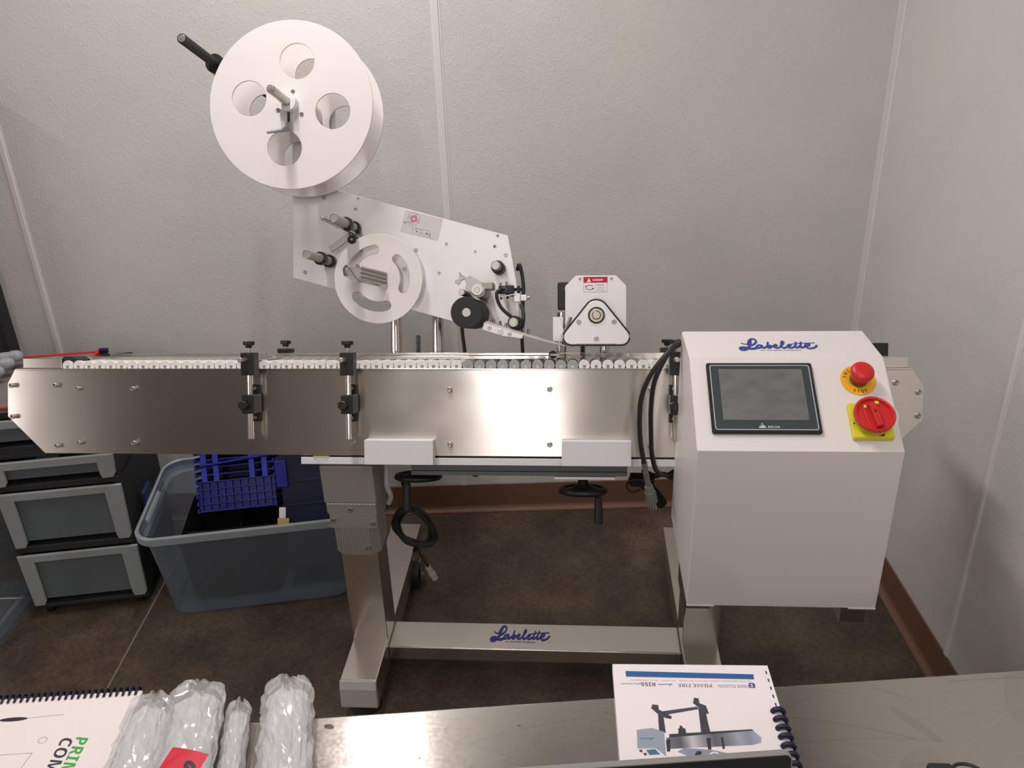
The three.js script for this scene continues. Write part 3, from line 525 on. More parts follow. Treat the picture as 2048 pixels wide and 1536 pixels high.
// ---- control box
const BX0 = 0.2045, BX1 = 0.5465;
const boxProfile = [[0.002, 0.582], [0.2905, 0.582], [0.2905, 0.911], [0.13, 1.013], [0.006, 1.013], [0.002, 1.008]];
const control = upright('control_box', [slab(shape(boxProfile), 0, BX1 - BX0, 0.0022).applyMatrix4(SIDE).translate(BX1, 0, 0)], M.paint);
control.userData.label = 'white painted control box with a sloping front';
make('door_lip', [box(BX0 + 0.0005, BX0 + 0.05, 0.5795, 0.582, 0.284, 0.2915), box(BX1 - 0.049, BX1 - 0.0005, 0.5795, 0.582, 0.284, 0.2915)], M.paint, control);
make('mounting_leg', [box(BX1 - 0.05, BX1 - 0.048, 0.52, 0.5815, 0.15, 0.26), box(BX1 - 0.05, BX1 - 0.003, 0.52, 0.5815, 0.255, 0.2565)], M.chrome, control);
make('mounting_leg', [box(BX0 + 0.002, BX0 + 0.004, 0.53, 0.5815, 0.15, 0.26), box(BX0 + 0.002, BX0 + 0.05, 0.545, 0.5815, 0.255, 0.2565)], M.chrome, control);
make('box_hanger', [box(BX0 + 0.02, BX1 - 0.02, 0.72, 0.9, -0.02, 0.002)], M.steelPost, control);
{ const d = make('logo', plane(0.152, 0.068).rotateX(-Math.PI / 2).translate(0.3735, 1.0134, 0.0735), logoMat, control, { keepUV: true }); d.userData.label = 'blue script lettering on the top of the control box'; }
// things on the sloping front: x, distance up the slope, height above it
const SLOPE = new THREE.Matrix4().makeBasis(V(1, 0, 0), V(0, 0.53636501, -0.84398612), V(0, 0.84398612, 0.53636501)).setPosition(0, 0.911, 0.2905);
const sloped = (name, g, m, o) => make(name, [].concat(g).map((q) => q.applyMatrix4(SLOPE)), m, control, o);
const rr = (x0, x1, y0, y1, r) => { const s = new THREE.Shape(); s.moveTo(x0 + r, y0); s.lineTo(x1 - r, y0); s.absarc(x1 - r, y0 + r, r, -Math.PI / 2, 0); s.lineTo(x1, y1 - r); s.absarc(x1 - r, y1 - r, r, 0, Math.PI / 2); s.lineTo(x0 + r, y1); s.absarc(x0 + r, y1 - r, r, Math.PI / 2, Math.PI); s.lineTo(x0, y0 + r); s.absarc(x0 + r, y0 + r, r, Math.PI, Math.PI * 1.5); return s; };
sloped('touch_screen', slab(rr(0.2317, 0.416, 0.0312, 0.1742, 0.004), 0.0005, 0.007, 0.0015), M.bezel);
const panelTex = canvasTex(1024, 792, (c, w, h) => {
  c.fillStyle = '#3b4446'; c.fillRect(0, 0, w, h); c.strokeStyle = '#d7d9d8'; c.lineWidth = 7; c.beginPath(); c.roundRect(12, 12, w - 24, h - 24, 26); c.stroke();
  c.fillStyle = '#e4e4e2'; c.beginPath(); c.moveTo(470, 706); c.lineTo(508, 760); c.lineTo(432, 760); c.fill(); c.strokeStyle = '#2f3638'; c.lineWidth = 5; c.beginPath(); c.arc(470, 742, 13, 2.6, 6.9); c.stroke(); c.beginPath(); c.arc(474, 748, 25, 3.4, 6.2); c.stroke();
  c.font = 'bold 36px sans-serif'; c.save(); c.translate(520, 760); c.scale(1.1, 0.78); c.fillText('DELTA', 0, 0); c.restore();
});
const placeOn = (x0, x1, y0, y1, z) => plane(x1 - x0, y1 - y0).translate((x0 + x1) / 2, (y0 + y1) / 2, z);
sloped('screen_surround', placeOn(0.2357, 0.412, 0.0357, 0.1702, 0.0073), printedSolid(panelTex, { roughness: 0.32 }), { keepUV: true });
{ const dust = dataTex(512, (x, y) => { const u = x / 512, v = y / 512, a = fbm(u * 0.7 + 0.1, v * 0.7), b = n256(x / 2, y / 2); const l = 0.43 + 0.13 * (a - 0.5) + 0.035 * (b - 0.5); return [l * 0.985, l, l * 0.985]; }, { srgb: true });
  sloped('screen_glass', placeOn(0.2522, 0.397, 0.0563, 0.16, 0.0076), printedSolid(dust, { roughness: 0.38 }), { keepUV: true }).userData.label = 'switched-off dusty grey screen'; }
// emergency stop
const EX = 0.4932, EY = 0.1409;
const legend = canvasTex(512, 512, (c, w, h) => {
  c.fillStyle = '#f2b41c'; c.fillRect(0, 0, w, h); c.fillStyle = '#241a10'; c.font = 'bold 66px sans-serif'; c.textAlign = 'center';
  const arc = (t, mid, r, step, flip) => { [...t].forEach((ch, i) => { const a = mid + (i - (t.length - 1) / 2) * step; c.save(); c.translate(256 + r * Math.cos(a), 256 + r * Math.sin(a)); c.rotate(a + (flip ? -Math.PI / 2 : Math.PI / 2)); c.fillText(ch, 0, flip ? 24 : 24); c.restore(); }); };
  arc('EMERGENCY', -Math.PI / 2, 200, 0.32, false); arc('STOP', Math.PI / 2, 200, -0.28, true);
});
{ const g = new THREE.RingGeometry(0.0105, 0.0302, 64, 1), p = g.attributes.position, uv = g.attributes.uv; for (let i = 0; i < p.count; i++) uv.setXY(i, 0.5 + p.getX(i) / 0.0604, 0.5 + p.getY(i) / 0.0604);
  sloped('legend_plate', cz(EX, EY, 0.0004, 0.0016, 0.0302, 64), M.yellow); sloped('legend_print', g.translate(EX, EY, 0.0018), printedSolid(legend, { roughness: 0.5 }), { keepUV: true }); }
sloped('stop_collar', cz(EX, EY, 0.0016, 0.0065, 0.0152, 40), M.green);
{ const prof = [[0, 0.0365], [0.009, 0.0362], [0.0155, 0.0345], [0.0192, 0.031], [0.0202, 0.0275], [0.0194, 0.024], [0.0172, 0.0222], [0.0148, 0.0195], [0.0142, 0.015], [0.0145, 0.0065], [0, 0.0065]].map(([a, b]) => new THREE.Vector2(a, b));
  const s = sloped('emergency_stop_button', new THREE.LatheGeometry(prof.reverse(), 48).rotateX(Math.PI / 2).translate(EX, EY, 0), M.red); s.userData.label = 'red mushroom emergency stop button'; }
// main switch
{ const sx = 0.4975, sy = 0.0545;
  sloped('switch_plate', slab(rr(sx - 0.0335, sx + 0.0335, sy - 0.034, sy + 0.034, 0.003), 0.0005, 0.0115, 0.0015), M.yellow);
  sloped('switch_marks', [slab(shape([[sx - 0.031, sy - 0.008], [sx - 0.025, sy + 0.004], [sx - 0.0265, sy - 0.007]]), 0.0112, 0.012, 0.0001), slab(shape([[sx + 0.006, sy - 0.031], [sx + 0.018, sy - 0.026], [sx + 0.016, sy - 0.0305]]), 0.0112, 0.012, 0.0001)], M.black);
  sloped('switch_collar', cz(sx, sy, 0.0115, 0.026, 0.029, 48, 0.032), M.yellow);
  const prof = [[0, 0.029], [0.0275, 0.029], [0.0295, 0.0335], [0.0325, 0.0345], [0.0342, 0.0325], [0.0335, 0.026], [0.031, 0.0245], [0, 0.0245]].map(([a, b]) => new THREE.Vector2(a, b));
  sloped('switch_knob', [toCreasedNormals(new THREE.LatheGeometry(prof.reverse(), 56), 0.7).rotateX(Math.PI / 2).translate(sx, sy, 0), slab(shape([[-0.0055, 0.02], [-0.0055, -0.0255], [0.0055, -0.0255], [0.006, 0.014], [0.002, 0.021]]).clone(), 0.029, 0.0395, 0.0012).rotateZ(rad(9)).translate(sx, sy, 0), box(-0.016, -0.0115, -0.026, 0.012, 0.029, 0.0315, 0.001).rotateZ(rad(9)).translate(sx, sy, 0)], M.red).userData.label = 'round red main switch knob';
  sloped('lock_tabs', [box(sx + 0.004, sx + 0.0105, sy + 0.0195, sy + 0.0255, 0.029, 0.033, 0.001), box(sx - 0.015, sx - 0.0105, sy + 0.0125, sy + 0.0185, 0.029, 0.032, 0.001)], M.yellow);
  sloped('knob_screw', cz(sx - 0.0005, sy + 0.002, 0.039, 0.0398, 0.0022, 14), M.blackMatte); }

// ================================================================ loose leads
const thing = (name, label, category, pos, group, turn = 0) => { const o = new THREE.Group(); o.name = numbered(name); o.position.copy(pos); o.rotation.y = turn; scene.add(o); return tag(o, label, category, group); };
{ // power cord hung over the clamp beside the box
  const b = V(0.15, 0.64, 0.07), R = (...p) => p.map(([x, y, z]) => V(x - b.x, y - b.y, z - b.z));
  const c = thing('power_cord', 'black power cord with plug hanging over the conveyor beside the control box', 'cord', b);
  make('cord', [tube(R([0.2, 0.99, 0.0], [0.187, 0.995, 0.035], [0.168, 0.982, 0.055], [0.142, 0.945, 0.062], [0.127, 0.9, 0.062], [0.1245, 0.858, 0.062], [0.128, 0.8, 0.062], [0.1365, 0.752, 0.062], [0.1475, 0.695, 0.062]), 0.005, 90),
    tube(R([0.2, 0.985, 0.005], [0.182, 0.985, 0.03], [0.163, 0.958, 0.047], [0.151, 0.925, 0.052], [0.147, 0.87, 0.052], [0.149, 0.815, 0.052], [0.153, 0.765, 0.05], [0.166, 0.715, 0.035], [0.188, 0.69, 0.01], [0.21, 0.682, -0.02]), 0.005, 90)], M.cable, c);
  make('sheath', tube(R([0.1365, 0.752, 0.0625], [0.142, 0.722, 0.0625], [0.1475, 0.695, 0.0625]), 0.0062, 16), M.greySheath, c);
  make('plug', [rod(R([0.1475, 0.697, 0.0625])[0], R([0.151, 0.682, 0.0625])[0], 0.0085, 16, 0.0105), rod(R([0.151, 0.683, 0.0625])[0], R([0.156, 0.658, 0.0625])[0], 0.0115, 18, 0.0125)], M.greySheath, c);
  make('prongs', [rod(R([0.1525, 0.66, 0.064])[0], R([0.1535, 0.641, 0.064])[0], 0.0022, 10), rod(R([0.1605, 0.657, 0.064])[0], R([0.1645, 0.64, 0.064])[0], 0.0022, 8), rod(R([0.157, 0.658, 0.066])[0], R([0.1595, 0.64, 0.066])[0], 0.0022, 8)], M.turned, c);
}
{ // braided loom under the plate
  const b = V(0.15, 0.6, -0.1), R = (...p) => p.map(([x, y, z]) => V(x - b.x, y - b.y, z - b.z));
  const c = thing('cable_loom', 'black braided cable sleeve running down behind the plug to the box', 'cable', b);
  make('sleeve', tube(R([0.124, 0.64, -0.05], [0.138, 0.63, -0.065], [0.155, 0.612, -0.075], [0.175, 0.585, -0.085], [0.195, 0.553, -0.088]), 0.0125, 50), M.blackMatte, c);
  make('stray_wire', [tube(R([0.135, 0.648, -0.04], [0.118, 0.648, -0.035], [0.11, 0.632, -0.035], [0.122, 0.618, -0.035], [0.14, 0.625, -0.035]), 0.0022, 40), tube(R([0.15, 0.64, -0.09], [0.17, 0.645, -0.06], [0.19, 0.655, -0.05], [0.215, 0.65, -0.04]), 0.0062, 30)], M.cable, c);
  make('terminal_block', box(-0.032, 0.02, 0.028, 0.048, 0.03, 0.06, 0.003), M.black, c);
}
{ // coiled sensor cable hanging at the left leg
  const b = V(-0.405, 0.24, -0.2), c = thing('coiled_cable', 'black sensor cable coiled and tied, hanging beside the left leg', 'cable', b);
  const pts = []; for (let k = 0; k <= 90; k++) { const a = k / 90 * Math.PI * 2 * 4.5 + 1.7, w = 0.046 + 0.008 * Math.sin(k * 0.21) + 0.004 * Math.sin(k * 0.77), h = 0.05 + 0.006 * Math.cos(k * 0.31); pts.push(V(w * Math.cos(a) + 0.006 * Math.sin(a), 0.158 + h * Math.sin(a) - 0.35 * w * Math.cos(a), 0.012 * Math.sin(k * 0.43))); }
  make('coil', tube(pts, 0.0042, 400), M.cable, c);
  make('lead', [tube([V(-0.005, 0.33, 0.06), V(0.0, 0.26, 0.03), V(-0.003, 0.235, 0.01), V(0.01, 0.208, 0.0)], 0.0042, 30), tube([V(0.0, 0.11, 0.0), V(0.012, 0.075, 0.004), V(0.024, 0.052, 0.006), V(0.028, 0.042, 0.006)], 0.0042, 24)], M.cable, c);
  make('cable_tie', [torus(0.0085, 0.0022, 20).rotateY(1.57).translate(-0.004, 0.1, 0), box(-0.01, 0.0, 0.088, 0.096, -0.004, 0.006, 0.001)], M.black, c);
  make('connector', [rod(V(0.026, 0.046, 0.006), V(0.034, 0.026, 0.006), 0.0072, 18), rod(V(0.034, 0.027, 0.006), V(0.038, 0.018, 0.006), 0.0092, 18), rod(V(0.038, 0.019, 0.006), V(0.043, 0.006, 0.006), 0.0082, 18)], M.satin, c);
}
{ const c = thing('floor_cable', 'black cable drooping under the control box', 'cable', V(0.44, 0.5, 0.2)); make('loop', tube([V(-0.02, 0.082, 0.02), V(-0.015, 0.068, 0.025), V(0.002, 0.06, 0.028), V(0.025, 0.064, 0.026), V(0.045, 0.082, 0.02)], 0.0052, 40), M.cable, c); }
{ const w = upright('clear_hose', tube([V(-0.425, 0.705, -0.07), V(-0.422, 0.66, -0.055), V(-0.4245, 0.62, -0.05), V(-0.421, 0.585, -0.06), V(-0.43, 0.56, -0.07)], 0.0062, 40), M.filmCore); }

// ================================================================ things along the back wall, left
// rounded rectangle of points round (0, 0), and a skin over a stack of such rings
const ringPts = (w, d, r, y, n = 6, ox = 0, oz = 0) => { const p = []; for (const [sx, sz, a0] of [[1, 1, 0], [-1, 1, 90], [-1, -1, 180], [1, -1, 270]]) for (let k = 0; k <= n; k++) { const a = rad(a0 + 90 * k / n); p.push(V(ox + sx * (w / 2 - r) + r * Math.cos(a), y, oz + sz * (d / 2 - r) + r * Math.sin(a))); } return p; };
function skin(rings, capLast) {
  const n = rings[0].length, pos = [], idx = [];
  rings.forEach((q) => q.forEach((p) => pos.push(p.x, p.y, p.z)));
  for (let i = 0; i < rings.length - 1; i++) for (let k = 0; k < n; k++) { const a = i * n + k, b = i * n + (k + 1) % n; idx.push(a, a + n, b, b, a + n, b + n); }
  if (capLast) { const c = pos.length / 3, last = rings.length - 1; const m = rings[last].reduce((s, p) => s.add(p), V(0, 0, 0)).divideScalar(n); pos.push(m.x, m.y, m.z); for (let k = 0; k < n; k++) idx.push(last * n + k, c, last * n + (k + 1) % n); }
  const g = new THREE.BufferGeometry(); g.setAttribute('position', new THREE.Float32BufferAttribute(pos, 3)); g.setIndex(idx); g.computeVertexNormals();
  g.setAttribute('uv', new THREE.Float32BufferAttribute(new Float32Array(pos.length / 3 * 2), 2));
  return toCreasedNormals(g, 0.7);
}
{ // drawer cart
  const c = thing('drawer_cart', 'black plastic drawer cart with frosted grey drawers beside the clear tote', 'drawer cart', V(-1.566, 0, -0.29), undefined, rad(11.77));
  const W = 0.322, D = 0.36;
  make('frame', [box(0, 0.014, 0.03, 0.66, -D, -0.012, 0.004), box(W - 0.014, W, 0.03, 0.66, -D, -0.012, 0.004), box(0, W, 0.03, 0.043, -D, -0.006, 0.003), box(0, W, 0.222, 0.243, -D, -0.008, 0.003), box(0, W, 0.424, 0.443, -D, -0.008, 0.003), box(0, W, 0.524, 0.56, -D, -0.008, 0.003), box(0, W, 0.645, 0.665, -D, -0.004, 0.004), box(0.01, W - 0.01, 0.04, 0.65, -D, -D + 0.006)], M.blackMatte, c);
  for (const [x, z] of [[0.035, -0.035], [W - 0.035, -0.035], [0.035, -D + 0.035], [W - 0.035, -D + 0.035]]) make('caster', [cx(0.016, z, x - 0.009, x + 0.009, 0.016, 18), cy(x, z, 0.02, 0.032, 0.01, 12)], M.black, c);
  const drawer = (y0, y1, label) => {
    const x0 = 0.006, x1 = 0.329, n = 0.013, top = y1 - 0.023, out = [[x0 + 0.004, y0], [0.037, y0], [0.044, y0 + n], [0.045, top], [0.282, top], [0.283, y0 + n], [0.287, y0], [x1 - 0.014, y0], [x1 - 0.006, y0 + 0.012], [x1, y1], [x0 - 0.002, y1]];
    const d = make('drawer', slab(shape(out), -0.006, 0.004, 0.0015), M.drawer, c);
    d.userData.label = label;
    make('window', slab(shape([[0.043, y1 - 0.021], [0.043, y0 + n + 0.002], [0.285, y0 + n + 0.002], [0.284, y1 - 0.021]]), -0.012, -0.009, 0.0004), M.drawerPanel, d);
    make('bin', [skin([ringPts(0.285, 0.32, 0.02, y1 - 0.01, 4, 0.163, -0.175), ringPts(0.275, 0.31, 0.02, y0 + 0.012, 4, 0.163, -0.175)], true)], M.drawerPanel, d);
    return d;
  };
  drawer(0.0465, 0.2195, 'deep frosted drawer at the bottom'); drawer(0.2475, 0.4225, 'deep frosted drawer holding pale things'); 
  const top = drawer(0.447, 0.519, 'shallow frosted drawer with blue, white and green contents');
  make('contents', [box(0.055, 0.1, 0.463, 0.49, -0.12, -0.016, 0.004)], std(lin(0.03, 0.14, 0.32)), top); make('contents', [box(0.102, 0.165, 0.463, 0.492, -0.12, -0.016, 0.004)], M.paint, top); make('contents', [box(0.17, 0.25, 0.463, 0.494, -0.12, -0.016, 0.004)], std(lin(0.02, 0.16, 0.06)), top);
  const up = drawer(0.562, 0.642, 'shallow frosted drawer at the top');
  make('contents', [box(0.05, 0.2, 0.58, 0.622, -0.1, -0.016, 0.004)], std(lin(0.3, 0.09, 0.05)), up);
  make('window_contents', [box(0.1, 0.15, 0.29, 0.36, -0.09, -0.03, 0.01), box(0.21, 0.27, 0.28, 0.35, -0.09, -0.03, 0.01)], M.paint, c);
}
{ // clear tote with its contents
  const c = thing('storage_tote', 'large clear plastic tote on the floor under the conveyor', 'tote', V(-1.169, 0, -0.269), undefined, rad(12.3));
  const ox = 0.272, oz = -0.218;
  make('body', skin([ringPts(0.596, 0.428, 0.06, 0.3, 8, ox, oz), ringPts(0.592, 0.422, 0.058, 0.268, 8, ox, oz), ringPts(0.57, 0.404, 0.056, 0.262, 8, ox, oz), ringPts(0.512, 0.366, 0.05, 0.014, 8, ox, oz), ringPts(0.49, 0.346, 0.045, 0.002, 8, ox, oz)], true), M.clearBin, c);
  make('rim', [skin([ringPts(0.596, 0.428, 0.06, 0.272, 8, ox, oz), ringPts(0.61, 0.442, 0.064, 0.276, 8, ox, oz), ringPts(0.612, 0.444, 0.064, 0.297, 8, ox, oz), ringPts(0.602, 0.434, 0.06, 0.302, 8, ox, oz), ringPts(0.592, 0.424, 0.058, 0.298, 8, ox, oz)])], std(lin(0.52, 0.57, 0.60), { roughness: 0.35, transmission: 0.35, thickness: 0 }), c);
  make('handle', [box(-0.044, -0.014, 0.22, 0.285, oz - 0.07, oz + 0.09, 0.012)], std(lin(0.52, 0.57, 0.60), { roughness: 0.35, transmission: 0.5, thickness: 0 }), c);
  make('latch', [box(-0.046, -0.034, 0.268, 0.33, oz - 0.05, oz + 0.02, 0.004)], std(lin(0.01, 0.03, 0.09)), c);
  const at = (x, y, z) => V(x, y, z).applyAxisAngle(V(0, 1, 0), rad(12.3)).add(V(-1.169, 0, -0.269));
  // blue tube racks leaning in the tote
  const rack = (label, x, y, z, lean) => {
    const r = thing('tube_rack', label, 'tube rack', at(x, y, z), undefined, rad(12.3)); r.rotation.order = 'YXZ'; r.rotation.x = rad(lean);
    for (let k = 0; k < 11; k++) { const yy = k * 0.0215; make('tray', [box(0, 0.226, yy, yy + 0.0045, -0.1, 0, 0.0018), box(-0.002, 0.004, yy - 0.003, yy + 0.011, -0.1, 0.001, 0.0022), box(0.222, 0.228, yy - 0.003, yy + 0.011, -0.1, 0.001, 0.0022)], M.blue, r); }
    for (let k = 0; k < 10; k++) make('divider', box(0.012 + k * 0.0222, 0.0145 + k * 0.0222, 0, 0.088, -0.1, -0.001, 0.0005), M.blue, r);
    for (const sx of [0.018, 0.052, 0.155, 0.192]) make('strap', box(sx, sx + 0.0165, 0.088, 0.235, -0.002, 0.0045, 0.0015), std(lin(0.02, 0.03, 0.42), { roughness: 0.4 }), r);
    make('front_bar', rod(V(0.015, 0.137, 0.006), V(0.205, 0.152, 0.006), 0.0045, 12), M.blue, r);
    make('back_panel', box(0, 0.226, 0, 0.236, -0.104, -0.1), M.navy, r); make('grid_panel', box(0.002, 0.224, 0.004, 0.088, -0.016, -0.013), M.blue, r);
  };
  rack('blue plastic test tube racks stacked in the clear tote', 0.104, 0.246, -0.19, -27);
  { const k = thing('file_box', 'dark navy plastic box standing in the clear tote', 'box', at(0.352, 0.075, -0.1), undefined, rad(12.3)); k.rotation.order = 'YXZ'; k.rotation.x = rad(-20);
    make('body', box(0, 0.15, 0, 0.36, -0.16, 0, 0.004), M.navy, k); make('ridge', [box(-0.001, 0.151, 0.26, 0.266, -0.002, 0.0025, 0.001), box(-0.001, 0.151, 0.19, 0.195, -0.002, 0.0025, 0.001)], M.navy, k); make('hinge', box(-0.012, 0.022, 0.25, 0.33, 0, 0.012, 0.003), M.blue, k); }
  { const k = thing('parts_tray', 'black plastic tray under the blue racks in the tote', 'tray', at(0.035, 0.016, -0.375), undefined, rad(12.3)); make('body', skin([ringPts(0.28, 0.29, 0.02, 0.19, 5, 0.16, 0.15), ringPts(0.275, 0.28, 0.02, 0.18, 5, 0.16, 0.15), ringPts(0.25, 0.26, 0.02, 0.0, 5, 0.16, 0.15)], true), M.black, k); make('rib', [box(0.03, 0.29, 0.17, 0.178, 0.2, 0.206), box(0.18, 0.184, 0.08, 0.178, 0.02, 0.28)], M.black, k); }
  { const k = thing('yellow_packet', 'small yellow and white packet wedged beside the blue racks', 'packet', at(0.33, 0.2, -0.135), undefined, rad(5)); k.rotation.x = rad(-25); make('sleeve', box(0, 0.034, 0, 0.03, -0.006, 0, 0.001), std(lin(0.55, 0.42, 0.12)), k); make('bag', box(0.004, 0.024, 0.03, 0.062, -0.005, -0.001, 0.002), M.paper, k); }
}
{ // black shelving at the left, of which the front edge shows
  const c = thing('shelving_unit', 'tall black plastic shelving unit against the back wall', 'shelving', V(-2.02, 0, -0.635));
  for (const x of [-0.27, 0.27]) for (const z of [-0.1, 0.1]) make('post', cy(x + (x > 0 ? 0.024 : 0), z, 0, 1.47, 0.026, 18), M.blackMatte, c);
  for (const y of [0.08, 0.52, 0.98, 1.43]) make('shelf', [box(-0.31, 0.32, y, y + 0.04, -0.13, 0.13, 0.006)], M.blackMatte, c);
  make('side_panel', box(0.292, 0.298, 0.56, 1.43, -0.1, 0.1, 0.001), M.blackMatte, c);
}
{ const c = thing('clear_bin', 'clear plastic bin with faint edges on the floor left of the drawer cart', 'bin', V(-1.80, 0, -0.262), undefined, rad(4)); make('body', skin([ringPts(0.4, 0.24, 0.03, 0.5, 6), ringPts(0.385, 0.225, 0.03, 0.485, 6), ringPts(0.37, 0.22, 0.025, 0.012, 6), ringPts(0.355, 0.205, 0.02, 0.002, 6)], true), M.clearSheet, c); make('foot_rim', skin([ringPts(0.374, 0.224, 0.026, 0.06, 6), ringPts(0.392, 0.24, 0.03, 0.055, 6), ringPts(0.392, 0.24, 0.03, 0.002, 6)]), M.clearBin, c); }
{ // zip bag with red zip lying on the cart, capped tubes beside it
  const c = thing('zip_bag', 'clear zip bag with a red slider edge lying on the drawer cart', 'bag', V(-1.52, 0.667, -0.47), undefined, rad(11.77));
  const g = new THREE.PlaneGeometry(0.3, 0.34, 18, 18), p = g.attributes.position; for (let i = 0; i < p.count; i++) { const x = p.getX(i), y = p.getY(i); p.setZ(i, 0.012 + 0.022 * (0.5 + 0.5 * P.noise(x * 14, y * 14, 1)) * (1 - Math.pow(Math.abs(x) / 0.152, 6)) * (1 - Math.pow(Math.abs(y) / 0.172, 6))); } g.rotateX(-Math.PI / 2); g.computeVertexNormals();
  make('film', [g, box(-0.15, 0.15, 0, 0.004, -0.17, 0.17)], std(lin(0.42, 0.36, 0.34), { roughness: 0.3, transmission: 0.5, thickness: 0 }), c);
  make('red_edge', [box(-0.15, 0.15, 0.004, 0.017, -0.176, -0.168, 0.002), box(-0.156, -0.148, 0.004, 0.014, -0.17, 0.17, 0.002), box(0.148, 0.156, 0.004, 0.02, -0.176, -0.1, 0.002), rod(V(-0.15, 0.013, 0.17), V(0.1, 0.013, 0.165), 0.003, 8)], M.zipRed, c);
  make('slider', box(0.152, 0.178, 0.006, 0.022, -0.184, -0.168, 0.003), M.navy, c);
  for (const [x, y, z, k] of [[-1.565, 0.7265, -0.535, 0], [-1.56, 0.7265, -0.485, 1], [-1.555, 0.7265, -0.43, 2]]) {
    const t = thing('capped_tube', 'grey capped sample tube lying at the zip bag on the cart', 'tube', V(x, y, z), 'sample tubes on the drawer cart', rad(20 + 7 * k));
    make('cap', [new THREE.SphereGeometry(0.0165, 20, 14).scale(1.15, 1, 1), cx(0, 0, -0.012, 0.004, 0.0166, 22)], M.softCap, t); make('barrel', cx(0, 0, -0.09, -0.01, 0.0145, 20, 0.0148), M.drawer, t);
  }
}

// ================================================================ the steel table in front
const TT = 0.77, TURN = rad(7.17);
{ // wear on the steel: fine arcs from wiping, a few specks
  const worn = canvasTex(2048, 800, (c, w, h) => {
    c.fillStyle = '#e9e7e4'; c.fillRect(0, 0, w, h);
    for (let k = 0; k < 520; k++) { c.strokeStyle = rnd() < 0.55 ? 'rgba(255,255,255,' + rnd(0.05, 0.3).toFixed(2) + ')' : 'rgba(120,114,108,' + rnd(0.04, 0.2).toFixed(2) + ')'; c.lineWidth = rnd(0.6, 2.2); const x = rnd(w), y = rnd(h), r = rnd(200, 900), a = rnd(-2.2, -1.0); c.beginPath(); c.arc(x - r * Math.cos(a), y - r * Math.sin(a), r, a, a + rnd(0.05, 0.35)); c.stroke(); }
    for (let k = 0; k < 260; k++) { c.fillStyle = 'rgba(' + (rnd() < 0.5 ? '150,142,132,' : '245,243,240,') + rnd(0.05, 0.14).toFixed(2) + ')'; c.beginPath(); c.ellipse(rnd(w), rnd(h), rnd(10, 60), rnd(6, 24), rnd(3), 0, 7); c.fill(); }
    for (let k = 0; k < 60; k++) { c.fillStyle = 'rgba(70,62,54,' + rnd(0.3, 0.8).toFixed(2) + ')'; c.beginPath(); c.ellipse(rnd(w), rnd(h), rnd(0.8, 3), rnd(0.8, 2), 0, 0, 7); c.fill(); }
    c.fillStyle = 'rgba(92,84,76,0.75)'; c.beginPath(); c.ellipse(884, 18, 7, 4, 0.4, 0, 7); c.fill();
  });
  worn.wrapS = worn.wrapT = THREE.RepeatWrapping; worn.repeat.set(1 / 2.048, 1 / 0.8); worn.offset.set(1.16 / 2.048, 0); M.table.map = worn;
}
const table = thing('work_table', 'scratched stainless steel work table in front of the machine', 'table', V(-0.05, 0, 0.7193), undefined, TURN);
make('table_top', [box(-1.15, 0.86, TT - 0.035, TT, 0, 0.78, 0.004)], M.table, table, {});
for (const [x, z] of [[-1.08, 0.1], [0.79, 0.1], [-1.08, 0.7], [0.79, 0.7]]) make('leg', [cy(x, z, 0, TT - 0.034, 0.02, 20)], M.steelPost, table);
make('apron', [box(-1.08, 0.79, TT - 0.09, TT - 0.035, 0.098, 0.102), box(-1.08, 0.79, TT - 0.09, TT - 0.035, 0.698, 0.702)], M.steelPost, table);
const onTable = (x, z, y = TT) => V(x, y, z);
const placeFlat = (o) => o;
